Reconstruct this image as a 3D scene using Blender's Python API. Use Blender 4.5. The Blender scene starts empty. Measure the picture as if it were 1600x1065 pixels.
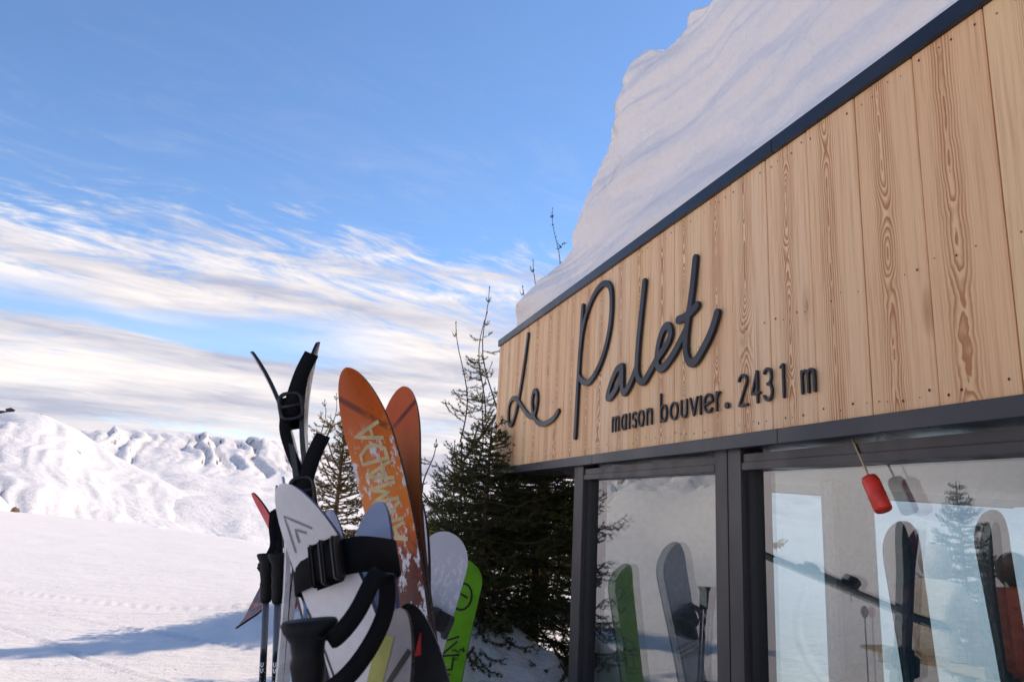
import bpy, bmesh, math, random
import numpy as np
from mathutils import Vector, Matrix
R = math.radians
rng = np.random.default_rng(7)
random.seed(7)
scene = bpy.context.scene
col = scene.collection

# ------------------------------------------------------------------ camera
EYE = 1.45
FPX, PITCH, ROLL, FAC = 1134.67, .227707, .0531676, .2840947   # focal length in 1600-px units, camera tilt, roll, facade heading
cF = Vector((0, math.cos(PITCH), math.sin(PITCH)))
_U = Vector((0, -math.sin(PITCH), math.cos(PITCH)))
_R = Vector((1, 0, 0))
cR = _R * math.cos(ROLL) + _U * math.sin(ROLL)
cU = -_R * math.sin(ROLL) + _U * math.cos(ROLL)
cam = bpy.data.cameras.new('camera')
cam_o = bpy.data.objects.new('camera', cam)
col.objects.link(cam_o)
cam.sensor_width = 36
cam.lens = FPX / 1600 * 36
cam.clip_start = .05
cam.clip_end = 60000
m = Matrix((cR, cU, -cF)).transposed().to_4x4()
m.translation = (0, 0, EYE)
cam_o.matrix_world = m
cam.dof.use_dof = True
cam.dof.focus_distance = 2.9
cam.dof.aperture_fstop = 9.0
scene.camera = cam_o

def ray(x, y):
    return cF * FPX + cR * (x - 800) + cU * (532.5 - y)
def at(x, y, Y):
    """the place seen along that line of sight, Y metres ahead"""
    d = ray(x, y)
    return d * (Y / d.y) + Vector((0, 0, EYE))

# ------------------------------------------------------------------ sky, sun, exposure
SUN_AZ, SUN_EL = 53.0, 46.0
world = bpy.data.worlds.new('World')
scene.world = world
world.use_nodes = True
def build_sky():
    nt = world.node_tree
    N, L = nt.nodes, nt.links
    N.clear()
    out = N.new('ShaderNodeOutputWorld')
    sky = N.new('ShaderNodeTexSky')
    sky.sky_type = 'NISHITA'
    sky.sun_disc = False
    sky.sun_elevation = R(SUN_EL)
    sky.sun_rotation = R(SUN_AZ)
    sky.altitude = 2400
    sky.air_density = 1.0
    sky.dust_density = .3
    sky.ozone_density = 2.0
    bg = N.new('ShaderNodeBackground')
    bg.inputs['Strength'].default_value = .118
    hs = N.new('ShaderNodeHueSaturation')
    hs.inputs['Saturation'].default_value = 1.08
    L.new(sky.outputs[0], hs.inputs['Color'])
    L.new(hs.outputs[0], bg.inputs[0])
    tc = N.new('ShaderNodeTexCoord')
    sep = N.new('ShaderNodeSeparateXYZ')
    L.new(tc.outputs['Generated'], sep.inputs[0])
    def M(op, a, b=None, c=None, clamp=False):
        n = N.new('ShaderNodeMath'); n.operation = op; n.use_clamp = clamp
        for i, v in enumerate((a, b, c)):
            if v is None: continue
            if isinstance(v, (int, float)): n.inputs[i].default_value = v
            else: L.new(v, n.inputs[i])
        return n.outputs[0]
    def SS(v, a, b):
        n = N.new('ShaderNodeMapRange'); n.interpolation_type = 'SMOOTHSTEP'
        L.new(v, n.inputs[0])
        for i, q in ((1, a), (2, b), (3, 0), (4, 1)): n.inputs[i].default_value = q
        return n.outputs[0]
    X, Y, Z = sep.outputs
    el = M('MULTIPLY', M('ARCSINE', Z), 180 / math.pi)
    zz = M('MAXIMUM', M('ADD', Z, .09), .02)
    u, v = M('DIVIDE', X, zz), M('DIVIDE', Y, zz)
    # cloud-sheet coordinates turned so that streaks lie along p
    ca, sa = math.cos(R(-38)), math.sin(R(-38))
    p = M('ADD', M('MULTIPLY', u, ca), M('MULTIPLY', v, -sa))
    q = M('ADD', M('MULTIPLY', u, sa), M('MULTIPLY', v, ca))
    def noise(sx, sy, scale, det, rough, dist=0., off=0.):
        cv = N.new('ShaderNodeCombineXYZ')
        L.new(M('MULTIPLY', p, sx), cv.inputs[0]); L.new(M('MULTIPLY', q, sy), cv.inputs[1])
        cv.inputs[2].default_value = off
        n = N.new('ShaderNodeTexNoise')
        L.new(cv.outputs[0], n.inputs['Vector'])
        n.inputs['Scale'].default_value = scale; n.inputs['Detail'].default_value = det
        n.inputs['Roughness'].default_value = rough; n.inputs['Distortion'].default_value = dist
        return n.outputs['Fac']
    big = noise(.45, .9, 1.1, 3, .5, .6, 3.7)
    wisp = noise(.8, 1.9, 2.6, 9, .68, 1.1, 1.3)
    rip = noise(1.6, 3.6, 5.0, 6, .62, .5, 8.2)
    # streaky upper sheet: solid low down, feathering out near 22 degrees
    band = M('ADD', SS(el, 25.5, 13.5), M('MULTIPLY', SS(el, 9.5, 12.0), -.0))
    d1 = M('ADD', M('ADD', M('MULTIPLY', big, .9), M('MULTIPLY', wisp, 1.15)), M('MULTIPLY', rip, .55))
    d1 = M('ADD', d1, M('MULTIPLY', band, .72))
    sheet = M('MULTIPLY', SS(d1, 1.56, 2.02), SS(el, 27, 21))
    thin = M('MULTIPLY', M('MULTIPLY', SS(wisp, .42, .75), SS(el, 40, 15)), .16)
    sheet = M('MAXIMUM', sheet, thin)
    # a gap of blue, then a smooth low bank
    def noise2(sx, sy, scale, det, rough, off):
        az = M('ARCTAN2', X, Y)
        cv = N.new('ShaderNodeCombineXYZ')
        L.new(M('MULTIPLY', X, sx), cv.inputs[0]); L.new(M('MULTIPLY', Y, sx), cv.inputs[1]); L.new(M('MULTIPLY', Z, sy), cv.inputs[2])
        n = N.new('ShaderNodeTexNoise')
        mp = N.new('ShaderNodeVectorMath'); mp.operation = 'ADD'; mp.inputs[1].default_value = (off, off * .7, off * 1.3)
        L.new(cv.outputs[0], mp.inputs[0]); L.new(mp.outputs[0], n.inputs['Vector'])
        n.inputs['Scale'].default_value = scale; n.inputs['Detail'].default_value = det; n.inputs['Roughness'].default_value = rough
        return n.outputs['Fac']
    bn = noise2(1.6, 9, 1.5, 4, .5, 2.2)
    edge = M('ADD', el, M('MULTIPLY', M('SUBTRACT', bn, .5), 9.0))
    # the gap closes towards the right
    gapw = SS(X, -.12, -.34)
    gap = M('MULTIPLY', M('MULTIPLY', SS(edge, 10.6, 11.5), SS(edge, 14.5, 12.2)), gapw)
    sheet = M('MULTIPLY', sheet, M('SUBTRACT', 1, M('MULTIPLY', gap, .85)))
    bank = M('MULTIPLY', SS(edge, 11.6, 10.4), .97)
    bn2 = noise2(1.3, 16, 1.6, 5, .55, 6.4)
    hole = M('MULTIPLY', SS(bn2, .52, .66), .75)
    bank = M('MULTIPLY', bank, M('SUBTRACT', 1, hole))
    dens = M('MAXIMUM', M('MAXIMUM', sheet, bank), M('MULTIPLY', SS(el, 17, 4), .34))
    dens = M('MULTIPLY', dens, SS(el, -4, 0))
    # cloud brightness: white crests, lilac-grey undersides
    shade = M('ADD', M('MULTIPLY', noise2(1.6, 15, 1.9, 5, .55, 9.1), .85), M('MULTIPLY', wisp, .35))
    ramp = N.new('ShaderNodeValToRGB')
    e = ramp.color_ramp.elements
    e[0].position = .44; e[0].color = (.43, .44, .54, 1)
    e[1].position = .72; e[1].color = (.86, .80, .78, 1)
    L.new(shade, ramp.inputs[0])
    bgc = N.new('ShaderNodeBackground')
    L.new(ramp.outputs[0], bgc.inputs[0])
    bgc.inputs['Strength'].default_value = .66
    mix = N.new('ShaderNodeMixShader')
    L.new(dens, mix.inputs[0]); L.new(bg.outputs[0], mix.inputs[1]); L.new(bgc.outputs[0], mix.inputs[2])
    L.new(mix.outputs[0], out.inputs[0])
build_sky()
sun = bpy.data.lights.new('sun', 'SUN')
sun.energy = 2.0
sun.angle = R(.53)
sun.color = (1, .81, .62)
sun_o = bpy.data.objects.new('sun', sun)
col.objects.link(sun_o)
to_sun = Vector((math.sin(R(SUN_AZ)) * math.cos(R(SUN_EL)), math.cos(R(SUN_AZ)) * math.cos(R(SUN_EL)), math.sin(R(SUN_EL))))
sun_o.rotation_euler = to_sun.to_track_quat('Z', 'Y').to_euler()
sun_o.location = to_sun * 50
vs = scene.view_settings
vs.view_transform = 'Standard'
vs.look = 'None'
vs.exposure = 0.92
vs.gamma = 1
vs.use_curve_mapping = False
scene.render.engine = 'CYCLES'
scene.cycles.use_denoising = True
scene.cycles.max_bounces = 10
scene.cycles.transparent_max_bounces = 16

# ------------------------------------------------------------------ helpers
def tag(o, label=None, cat=None, group=None, kind=None):
    if label: o['label'] = label
    if cat: o['category'] = cat
    if group: o['group'] = group
    if kind: o['kind'] = kind
    return o
def empty(name, loc=(0, 0, 0), rz=0., mat=None):
    o = bpy.data.objects.new(name, None)
    col.objects.link(o)
    o.empty_display_size = .1
    if mat is not None: o.matrix_world = mat
    else:
        o.location = loc; o.rotation_euler = (0, 0, rz)
    return o
def link(name, me, mat=None, parent=None, smooth=False):
    o = bpy.data.objects.new(name, me)
    col.objects.link(o)
    if mat is not None:
        if isinstance(mat, (list, tuple)):
            for q in mat: me.materials.append(q)
        else: me.materials.append(mat)
    if parent is not None: o.parent = parent
    if smooth: me.polygons.foreach_set('use_smooth', [True] * len(me.polygons))
    return o
def mesh(name, v, f):
    me = bpy.data.meshes.new(name)
    me.from_pydata([tuple(q) for q in v], [], f)
    me.update()
    return me
def np_mesh(name, V, F):
    """V (n,3), F (m,3) or (m,4) arrays, fast"""
    me = bpy.data.meshes.new(name)
    k = F.shape[1]
    me.vertices.add(len(V)); me.vertices.foreach_set('co', V.astype(np.float32).ravel())
    me.loops.add(F.size); me.loops.foreach_set('vertex_index', F.astype(np.int32).ravel())
    me.polygons.add(len(F)); me.polygons.foreach_set('loop_start', np.arange(0, F.size, k, dtype=np.int32))
    me.polygons.foreach_set('loop_total', np.full(len(F), k, dtype=np.int32))
    me.update(calc_edges=True)
    return me
def grid_faces(nu, nv, wrap=False):
    i = np.arange(nu if wrap else nu - 1)[:, None]; j = np.arange(nv - 1)[None, :]
    i2 = (i + 1) % nu
    return np.stack([i * nv + j, i2 * nv + j, i2 * nv + j + 1, i * nv + j + 1], -1).reshape(-1, 4)
class MB:
    def __init__(s): s.v = []; s.f = []
    def add(s, v, f):
        b = len(s.v); s.v += [Vector(q) for q in v]; s.f += [tuple(b + i for i in q) for q in f]; return s
    def box(s, x0, x1, y0, y1, z0, z1):
        return s.add([(x0, y0, z0), (x1, y0, z0), (x1, y1, z0), (x0, y1, z0), (x0, y0, z1), (x1, y0, z1), (x1, y1, z1), (x0, y1, z1)],
                     [(3, 2, 1, 0), (4, 5, 6, 7), (0, 1, 5, 4), (1, 2, 6, 5), (2, 3, 7, 6), (3, 0, 4, 7)])
    def tube(s, pts, rad, n=10, cap=True):
        pts = [Vector(p) for p in pts]
        if isinstance(rad, (int, float)): rad = [rad] * len(pts)
        rings = []; up = None
        for i, p in enumerate(pts):
            t = (pts[min(i + 1, len(pts) - 1)] - pts[max(i - 1, 0)]).normalized()
            if up is None: up = t.orthogonal().normalized()
            up = (up - t * up.dot(t)).normalized(); sd = t.cross(up)
            rings.append([p + (up * math.cos(2 * math.pi * k / n) + sd * math.sin(2 * math.pi * k / n)) * rad[i] for k in range(n)])
        v = [q for r_ in rings for q in r_]
        f = [(i * n + k, i * n + (k + 1) % n, (i + 1) * n + (k + 1) % n, (i + 1) * n + k) for i in range(len(pts) - 1) for k in range(n)]
        if cap: f += [tuple(range(n))[::-1], tuple((len(pts) - 1) * n + k for k in range(n))]
        return s.add(v, f)
    def ribbon(s, pts, wdir, w, th):
        """a strap: rectangular section swept along pts; wdir is one vector or one per point"""
        pts = [Vector(p) for p in pts]; n = len(pts); v = []
        for i, p in enumerate(pts):
            t = (pts[min(i + 1, n - 1)] - pts[max(i - 1, 0)]).normalized()
            wd = Vector(wdir[i] if isinstance(wdir, list) else wdir)
            wd = (wd - t * wd.dot(t)).normalized(); nd = t.cross(wd)
            for a, b in ((-1, -1), (1, -1), (1, 1), (-1, 1)): v.append(p + wd * (a * w / 2) + nd * (b * th / 2))
        f = [(i * 4 + k, i * 4 + (k + 1) % 4, i * 4 + 4 + (k + 1) % 4, i * 4 + 4 + k) for i in range(n - 1) for k in range(4)]
        f += [(3, 2, 1, 0), tuple((n - 1) * 4 + k for k in range(4))]
        return s.add(v, f)
    def mesh(s, name): return mesh(name, s.v, s.f)
    def build(s, name, mat, parent=None, smooth=False, bevel=0., seg=2):
        me = s.mesh(name)
        bm = bmesh.new(); bm.from_mesh(me)
        bmesh.ops.recalc_face_normals(bm, faces=bm.faces)
        if bevel: bmesh.ops.bevel(bm, geom=list(bm.edges), offset=bevel, segments=seg, affect='EDGES', clamp_overlap=True)
        bm.to_mesh(me); bm.free()
        return link(name, me, mat, parent, smooth)
def spline(pts, k=8):
    """Catmull-Rom through pts"""
    P = [Vector(p) for p in pts]; P = [P[0] * 2 - P[1]] + P + [P[-1] * 2 - P[-2]]; o = []
    for i in range(1, len(P) - 2):
        for j in range(k):
            t = j / k; a, b, c, d = P[i - 1:i + 3]
            o.append(.5 * ((2 * b) + (c - a) * t + (2 * a - 5 * b + 4 * c - d) * t * t + (3 * b - a - 3 * c + d) * t ** 3))
    return o + [P[-2]]

_perm = np.random.default_rng(3).permutation(4096)
def vnoise(x, y, s=0):
    xi = np.floor(x).astype(np.int64); yi = np.floor(y).astype(np.int64); fx = x - xi; fy = y - yi
    fx = fx * fx * fx * (fx * (fx * 6 - 15) + 10); fy = fy * fy * fy * (fy * (fy * 6 - 15) + 10)
    h = lambda a, b: _perm[(_perm[(a + s * 131) & 4095] + b) & 4095] / 4095.
    return (h(xi, yi) * (1 - fx) + h(xi + 1, yi) * fx) * (1 - fy) + (h(xi, yi + 1) * (1 - fx) + h(xi + 1, yi + 1) * fx) * fy
def fbm(x, y, o=5, s=0, g=.5):
    r_ = 0; a = 1; t = 0
    for i in range(o):
        r_ = r_ + a * (vnoise(x + 17.3 * i, y - 9.1 * i, s + i) * 2 - 1); t += a; a *= g
        x, y = (x * .8 - y * .6) * 2.03, (x * .6 + y * .8) * 2.03
    return r_ / t
def sstep(a, b, x):
    t = np.clip((x - a) / (b - a), 0, 1); return t * t * (3 - 2 * t)

# ------------------------------------------------------------------ materials
class NT:
    """small node-tree helper for one Principled material"""
    def __init__(s, name, base=(.5, .5, .5), rough=.5, metal=0., spec=.5):
        s.m = bpy.data.materials.new(name); s.m.use_nodes = True
        s.nt = s.m.node_tree; s.N = s.nt.nodes; s.L = s.nt.links
        s.b = s.N['Principled BSDF']; s.out = s.N['Material Output']
        s.b.inputs['Base Color'].default_value = (*base, 1); s.b.inputs['Roughness'].default_value = rough
        s.b.inputs['Metallic'].default_value = metal; s.b.inputs['Specular IOR Level'].default_value = spec
    def put(s, v, sock):
        if isinstance(v, (int, float)): sock.default_value = v
        elif isinstance(v, (tuple, list)):
            sock.default_value = (*v, 1) if len(sock.default_value) == 4 and len(v) == 3 else v
        else: s.L.new(v, sock)
    def M(s, op, a, b=None, c=None, clamp=False):
        n = s.N.new('ShaderNodeMath'); n.operation = op; n.use_clamp = clamp
        for i, v in enumerate((a, b, c)):
            if v is not None: s.put(v, n.inputs[i])
        return n.outputs[0]
    def obj(s):
        n = s.N.new('ShaderNodeTexCoord'); return n.outputs['Object']
    def sep(s, v):
        n = s.N.new('ShaderNodeSeparateXYZ'); s.L.new(v, n.inputs[0]); return n.outputs
    def comb(s, x, y, z):
        n = s.N.new('ShaderNodeCombineXYZ')
        for i, v in enumerate((x, y, z)): s.put(v, n.inputs[i])
        return n.outputs[0]
    def mapv(s, v, scale=(1, 1, 1), loc=(0, 0, 0)):
        n = s.N.new('ShaderNodeMapping'); s.L.new(v, n.inputs[0]); n.inputs['Scale'].default_value = scale; n.inputs['Location'].default_value = loc
        return n.outputs[0]
    def noise(s, v, scale, det=4, rough=.5, dist=0.):
        n = s.N.new('ShaderNodeTexNoise'); s.L.new(v, n.inputs['Vector'])
        n.inputs['Scale'].default_value = scale; n.inputs['Detail'].default_value = det; n.inputs['Roughness'].default_value = rough; n.inputs['Distortion'].default_value = dist
        return n.outputs['Fac']
    def ss(s, v, a, b, lo=0., hi=1.):
        n = s.N.new('ShaderNodeMapRange'); n.interpolation_type = 'SMOOTHSTEP'; s.put(v, n.inputs[0])
        for i, q in ((1, a), (2, b), (3, lo), (4, hi)): n.inputs[i].default_value = q
        return n.outputs[0]
    def mix(s, f, a, b, mode='MIX'):
        n = s.N.new('ShaderNodeMix'); n.data_type = 'RGBA'; n.blend_type = mode
        s.put(f, n.inputs[0]); s.put(a, n.inputs[6]); s.put(b, n.inputs[7]); return n.outputs[2]
    def ramp(s, v, stops):
        n = s.N.new('ShaderNodeValToRGB'); s.L.new(v, n.inputs[0]); e = n.color_ramp.elements
        while len(e) < len(stops): e.new(.5)
        for q, (p, c) in zip(e, stops): q.position = p; q.color = (*c, 1)
        return n.outputs[0]
    def bump(s, h, dist, strength=1.):
        n = s.N.new('ShaderNodeBump'); s.L.new(h, n.inputs['Height']); n.inputs['Distance'].default_value = dist; n.inputs['Strength'].default_value = strength
        s.L.new(n.outputs[0], s.b.inputs['Normal']); return n
    def color(s, c): s.put(c, s.b.inputs['Base Color']); return s
    def rough(s, v): s.put(v, s.b.inputs['Roughness']); return s

def plain(name, c, rough=.5, metal=0., spec=.5, grain=0., var=.12, scale=30):
    t = NT(name, c, rough, metal, spec)
    o = t.obj()
    n = t.noise(o, scale, 4, .6)
    t.color(t.mix(t.ss(n, .35, .65), tuple(q * (1 - var) for q in c), tuple(min(1, q * (1 + var)) for q in c)))
    t.rough(t.ss(t.noise(o, scale * .4, 3), .3, .7, max(.05, rough - .08), min(1, rough + .08)))
    if grain: t.bump(t.noise(o, scale * 3, 3), grain)
    return t.m

def snow_mat(name, fine=.012, big=.03, tint=(.89, .855, .815), sc=1., crumbs=1.):
    t = NT(name, tint, .75, 0, .25)
    geo = t.N.new('ShaderNodeNewGeometry'); o = geo.outputs['Position']
    n1 = t.noise(o, 9 * sc, 6, .65); n2 = t.noise(o, 55 * sc, 4, .6); n3 = t.noise(o, .6 * sc, 4, .5)
    t.color(t.mix(n3, tint, tuple(q * .965 for q in tint)))
    crumb = t.M('MULTIPLY', t.ss(t.noise(o, 14 * sc, 3, .5), .66, .74), t.ss(n3, .42, .6))
    n4 = t.noise(t.mapv(o, (.5, 2.2, 1)), 2.2 * sc, 5, .6)
    h = t.M('ADD', t.M('ADD', t.M('MULTIPLY', n1, big), t.M('MULTIPLY', n2, fine)), t.M('ADD', t.M('MULTIPLY', crumb, big * .9 * crumbs), t.M('MULTIPLY', n4, big * 2.4)))
    t.bump(h, 1.0)
    return t
# ------------------------------------------------------------------ terrain
def edge_r(th):
    return np.interp(th, [-60, -46, -38, -33.7, -30, -26, -22, -17, -10, 0, 20, 60], [70, 60, 50, 46, 40, 35, 29, 22, 19, 18, 22, 40])
bumps = [(-2.6, 10.0, .12, .9), (-2.0, 9.3, .16, .7), (-1.4, 9.0, .12, .8), (-.35, 6.9, .2, .8), (.0, 5.6, .42, .62), (-.5, 5.4, .22, .45),
         (-.3, 4.9, .26, .40), (.35, 4.7, .22, .4), (.5, 10.5, .2, 1.2), (-1.0, 3.6, .06, .5), (-.4, 2.0, .05, .6)]
def ground_h(x, y):
    r = np.hypot(x, y) + 1e-6; th = np.degrees(np.arctan2(x, y))
    z = .05 * fbm(x * .22, y * .22, 3, 1) + .022 * fbm(x * 1.1, y * 1.1, 3, 2)
    # piste texture: shallow ski tracks running away from the viewer, churned crumbs
    tr = fbm(x * .9 + y * .5, (y - x * .35) * 3.3, 3, 5)
    z = z + .016 * tr + .013 * np.maximum(-.15, fbm(x * 4.5, y * 4.5, 4, 8, .6)) * sstep(30, 4, r)
    for k in range(7):      # single ski tracks
        a = .45 + .14 * k; c = -3 + 2.1 * k
        d = np.abs((x + 3) * np.cos(a) + y * np.sin(a) - c - .5 * np.sin(x * .3 + k))
        z = z - .020 * np.exp(-(d / .028) ** 2) + .014 * np.exp(-((d - .06) / .03) ** 2)
    for bx, by, h, s in bumps:
        g = np.exp(-((x - bx) ** 2 + (y - by) ** 2) / (2 * s * s))
        z = z + h * g * (1 + .35 * fbm(x * 3.1, y * 3.1, 4, 11))
    ins = np.where((x * .96 + y * .28 > 1.5) & (-.28 * x + .96 * y < 4.0), 1., 0.)
    w_drop = sstep(-50, -40, th) * sstep(100, 60, th)
    d = np.maximum(0, r - edge_r(th))
    z = z - w_drop * 70 * (1 - np.exp(-(d * d) / (2 * 62 ** 2)))
    w_hill = sstep(-40, -62, th) * sstep(-178, -140, th)  # hill outside the view, steepened and drawn nearer to bounce sun onto the facade
    dh = np.maximum(0, r - 7)
    z = z + w_hill * (120 * (1 - np.exp(-dh / 300)) * (1 - np.exp(-dh / 11)) + .9 * fbm(x * .03, y * .03, 4, 21) * sstep(8, 60, r))
    # snowy knoll with the boulder
    kx, ky = 68 * math.sin(R(-37.5)), 68 * math.cos(R(-37.5))
    z = z + 5.8 * np.exp(-(((x - kx) / 7.5) ** 2 + ((y - ky) / 12) ** 2)) * w_drop
    return z - .12 * ins
def make_ground():
    rr = np.concatenate([[.05], .35 * 1.0125 ** np.arange(0, 420), 66 * 1.06 ** np.arange(0, 86)])
    nth = 1100
    # finer angular steps ahead of the viewer
    w = np.linspace(0, 1, 4001); dens = 1 + 2.2 * np.exp(-(((w * 360 - 180) + 18) / 45) ** 2)
    cum = np.cumsum(dens); cum = (cum - cum[0]) / (cum[-1] - cum[0])
    th = np.radians(np.interp(np.arange(nth) / nth, cum, w * 360 - 180))
    RR, TH = np.meshgrid(rr, th)
    x = RR * np.sin(TH); y = RR * np.cos(TH); z = ground_h(x, y)
    V = np.stack([x, y, z], -1).reshape(-1, 3)
    me = np_mesh('snow_ground', V, grid_faces(nth, len(rr), True)[:, ::-1])
    t = snow_mat('snow_piste', .009, .020)
    o = link('snow_ground', me, t.m, smooth=True)
    tag(o, 'groomed sunlit snow slope with ski tracks falling away to a valley', 'snow', kind='structure')
make_ground()

def mountain_mat():
    t = NT('alpine_snow', (.85, .86, .88), .8, 0, .2)
    geo = t.N.new('ShaderNodeNewGeometry'); o = geo.outputs['Position']
    nz = t.sep(geo.outputs['Normal'])[2]
    n = t.noise(o, .05, 8, .65); n2 = t.noise(o, .012, 5, .6)
    steep = t.M('ADD', nz, t.M('MULTIPLY', t.M('SUBTRACT', n, .5), .55))
    rock = t.ss(steep, .70, .62)
    patch = t.ss(n2, .50, .62)
    rc = t.mix(n, (.05, .045, .045), (.16, .14, .125))
    t.color(t.mix(t.M('MULTIPLY', rock, t.M('ADD', t.M('MULTIPLY', patch, .8), .2)), (.85, .825, .80), rc))
    t.bump(t.M('ADD', t.noise(o, .09, 8, .62), t.M('MULTIPLY', t.noise(o, .35, 4, .6), .2)), 3.2)
    return t.m
ALP = mountain_mat()
def azel(x, y):
    d = ray(x, y); return math.degrees(math.atan2(d.x, d.y)), math.atan2(d.z, math.hypot(d.x, d.y))
def make_mountain(name, label, sky, rprof, rridge, th0, th1, nth, nr, noise, seed):
    """sky: (azimuth deg, elevation rad) of the ridge; rprof: (fraction of ridge distance, fraction of rise)"""
    a = np.array([q[0] for q in sky]); e = np.array([q[1] for q in sky])
    th = np.linspace(th0, th1, nth)
    el = np.interp(th, a, e)
    k = np.hanning(9); k /= k.sum(); el = np.convolve(np.pad(el, 4, 'edge'), k, 'valid')
    rr_ = np.interp(th, *zip(*rridge)) if not isinstance(rridge, (int, float)) else np.full(nth, rridge)
    f = np.concatenate([np.linspace(.12, 1, int(nr * .85)), np.linspace(1, 1.5, nr - int(nr * .85) + 1)[1:]])
    TH = np.radians(th)[:, None]; r = rr_[:, None] * f[None, :]
    x = r * np.sin(TH); y = r * np.cos(TH)
    zr = (np.tan(el) * rr_ + EYE)[:, None]
    base = -75.
    pf = np.interp(f, *zip(*rprof))[None, :]
    pf = np.where(f[None, :] > 1, 1 - (f[None, :] - 1) * 1.6, pf)
    z = base + (zr - base) * pf
    z = z + noise(x, y, f[None, :], TH, r, zr)
    V = np.stack([x, y, z], -1).reshape(-1, 3)
    o = link(name, np_mesh(name, V, grid_faces(nth, len(f))[:, ::-1]), ALP, smooth=True)
    tag(o, label, 'mountain', kind='structure')
    return o
def n_back(x, y, f, TH, r, zr):
    env = sstep(1.0, .97, f) * .0 + np.where(f < 1, 1, 1)
    bench = sstep(.80, .62, f) * sstep(.15, .3, f)
    face = sstep(.66, .80, f) * sstep(1.004, .93, f)
    hum = np.abs(fbm(x / 95, y / 95, 5, 31)) * 16 + fbm(x / 300, y / 300, 3, 33) * 20
    pock = -7 * sstep(.28, .55, fbm(x / 45, y / 45, 3, 37)) * sstep(.0, .3, fbm(x / 260, y / 260, 2, 39))
    u = np.degrees(TH) * 1.0 + fbm(x / 220, y / 220, 3, 41) * 2.2
    gul = (np.abs(fbm(u / 1.3, r / 900., 4, 43)) - .25) * 42 + fbm(x / 70, y / 70, 5, 45, .6) * 10
    crest = fbm(np.degrees(TH) / .7, np.degrees(TH) * 0 + 2, 4, 47) * 4 * np.exp(-((f - 1) / .03) ** 2)
    # craggy buttress at the right-hand end of the ridge
    crag = sstep(-19.6, -17.8, np.degrees(TH)) * sstep(.80, .88, f) * sstep(1.01, .97, f) * fbm(x / 55, y / 55, 5, 49) * 42
    return bench * (hum + pock) + face * gul + crest + crag
def n_lodge(x, y, f, TH, r, zr):
    e2 = sstep(.12, .5, f) * sstep(1.0, .84, f)
    u = np.degrees(TH) + fbm(x / 160, y / 160, 3, 61) * 2.0
    g = (np.abs(fbm(u / 2.2, r / 420., 4, 63)) - .25) * 12 + fbm(x / 150, y / 150, 4, 65, .5) * 9
    rk = sstep(-32.6, -35.5, np.degrees(TH)) * sstep(.45, .6, f) * sstep(.95, .8, f) * np.maximum(0, fbm(x / 22, y / 22, 4, 67)) * 17
    return e2 * (g + rk)
def n_far(x, y, f, TH, r, zr):
    e2 = sstep(.1, .6, f) * sstep(1.01, .97, f)
    crest = fbm(np.degrees(TH) / .8, np.degrees(TH) * 0 + 5, 4, 81) * 40 * np.exp(-((f - 1) / .05) ** 2)
    return e2 * ((np.abs(fbm(x / 420, y / 420, 5, 83)) - .2) * 190) + crest
A = azel
sky_back = [(-95, R(5)), (-60, R(4.4)), A(0, 662), A(120, 668), A(148, 674), A(190, 670), A(240, 670), A(271, 674), A(307, 675), A(330, 680), A(346, 683), A(366, 686.6), A(385, 684.7),
            A(403, 687.6), A(427, 695), A(456, 699), A(480, 706), A(510, 722), A(560, 745), A(640, 770), (0, R(-.5)), (30, R(-1)), (60, R(-1))]
prof_back = [(.12, 0), (.2, .10), (.30, .22), (.42, .315), (.56, .385), (.66, .44), (.78, .62), (.9, .84), (1, 1)]
make_mountain('mountain_ridge', 'long snow covered mountain ridge with gullies above a hummocky snow bench', sky_back, prof_back, 1900, -95, 60, 760, 210, n_back, 1)
sky_l = [(-120, R(6)), (-75, R(5.4)), (-50, R(4.8)), A(-120, 640), A(0, 650), A(8, 645), A(48, 646), A(75, 650), A(103, 664), A(118, 668), A(140, 684), A(180, 712), A(240, 742), A(300, 775), A(360, 812), A(430, 850)]
prof_l = [(.12, 0), (.3, .22), (.5, .45), (.7, .70), (.85, .88), (.95, .975), (1, 1)]
make_mountain('mountain_summit', 'broad snow summit carrying a dark lodge on its flat top', sky_l, prof_l, [(-120, 1150), (-30, 1150), (-24, 900), (-18, 700)], -120, A(430, 850)[0], 560, 170, n_lodge, 2)
sky_f = [(-40, R(2)), (-20, R(3)), A(600, 716), A(640, 722), A(680, 720), A(692, 714), A(700, 711.5), A(712, 715), A(730, 720), A(770, 722), A(850, 720), (8, R(3.6)), (16, R(4.4)), (40, R(4)), (80, R(3))]
prof_f = [(.12, 0), (.4, .28), (.7, .6), (.88, .8), (1, 1)]
make_mountain('far_mountains', 'distant snow peaks with rocky forested slopes behind the trees', sky_f, prof_f, 6500, -40, 80, 500, 130, n_far, 3)
def fill_side(name, label, th0, th1, seed):
    sk = [(t_, R(5.2 + 1.6 * math.sin(t_ * .11) + .8 * math.sin(t_ * .37))) for t_ in range(th0, th1 + 1, 2)]
    make_mountain(name, label, sk, prof_f, 2600, th0, th1, 360, 110, lambda x, y, f, TH, r, zr: sstep(.1, .6, f) * sstep(1.01, .97, f) * (np.abs(fbm(x / 160, y / 160, 5, seed)) - .2) * 120, seed)
fill_side('valley_side', 'rocky snow mountainside facing the glass front', -178, -88, 91)

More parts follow.
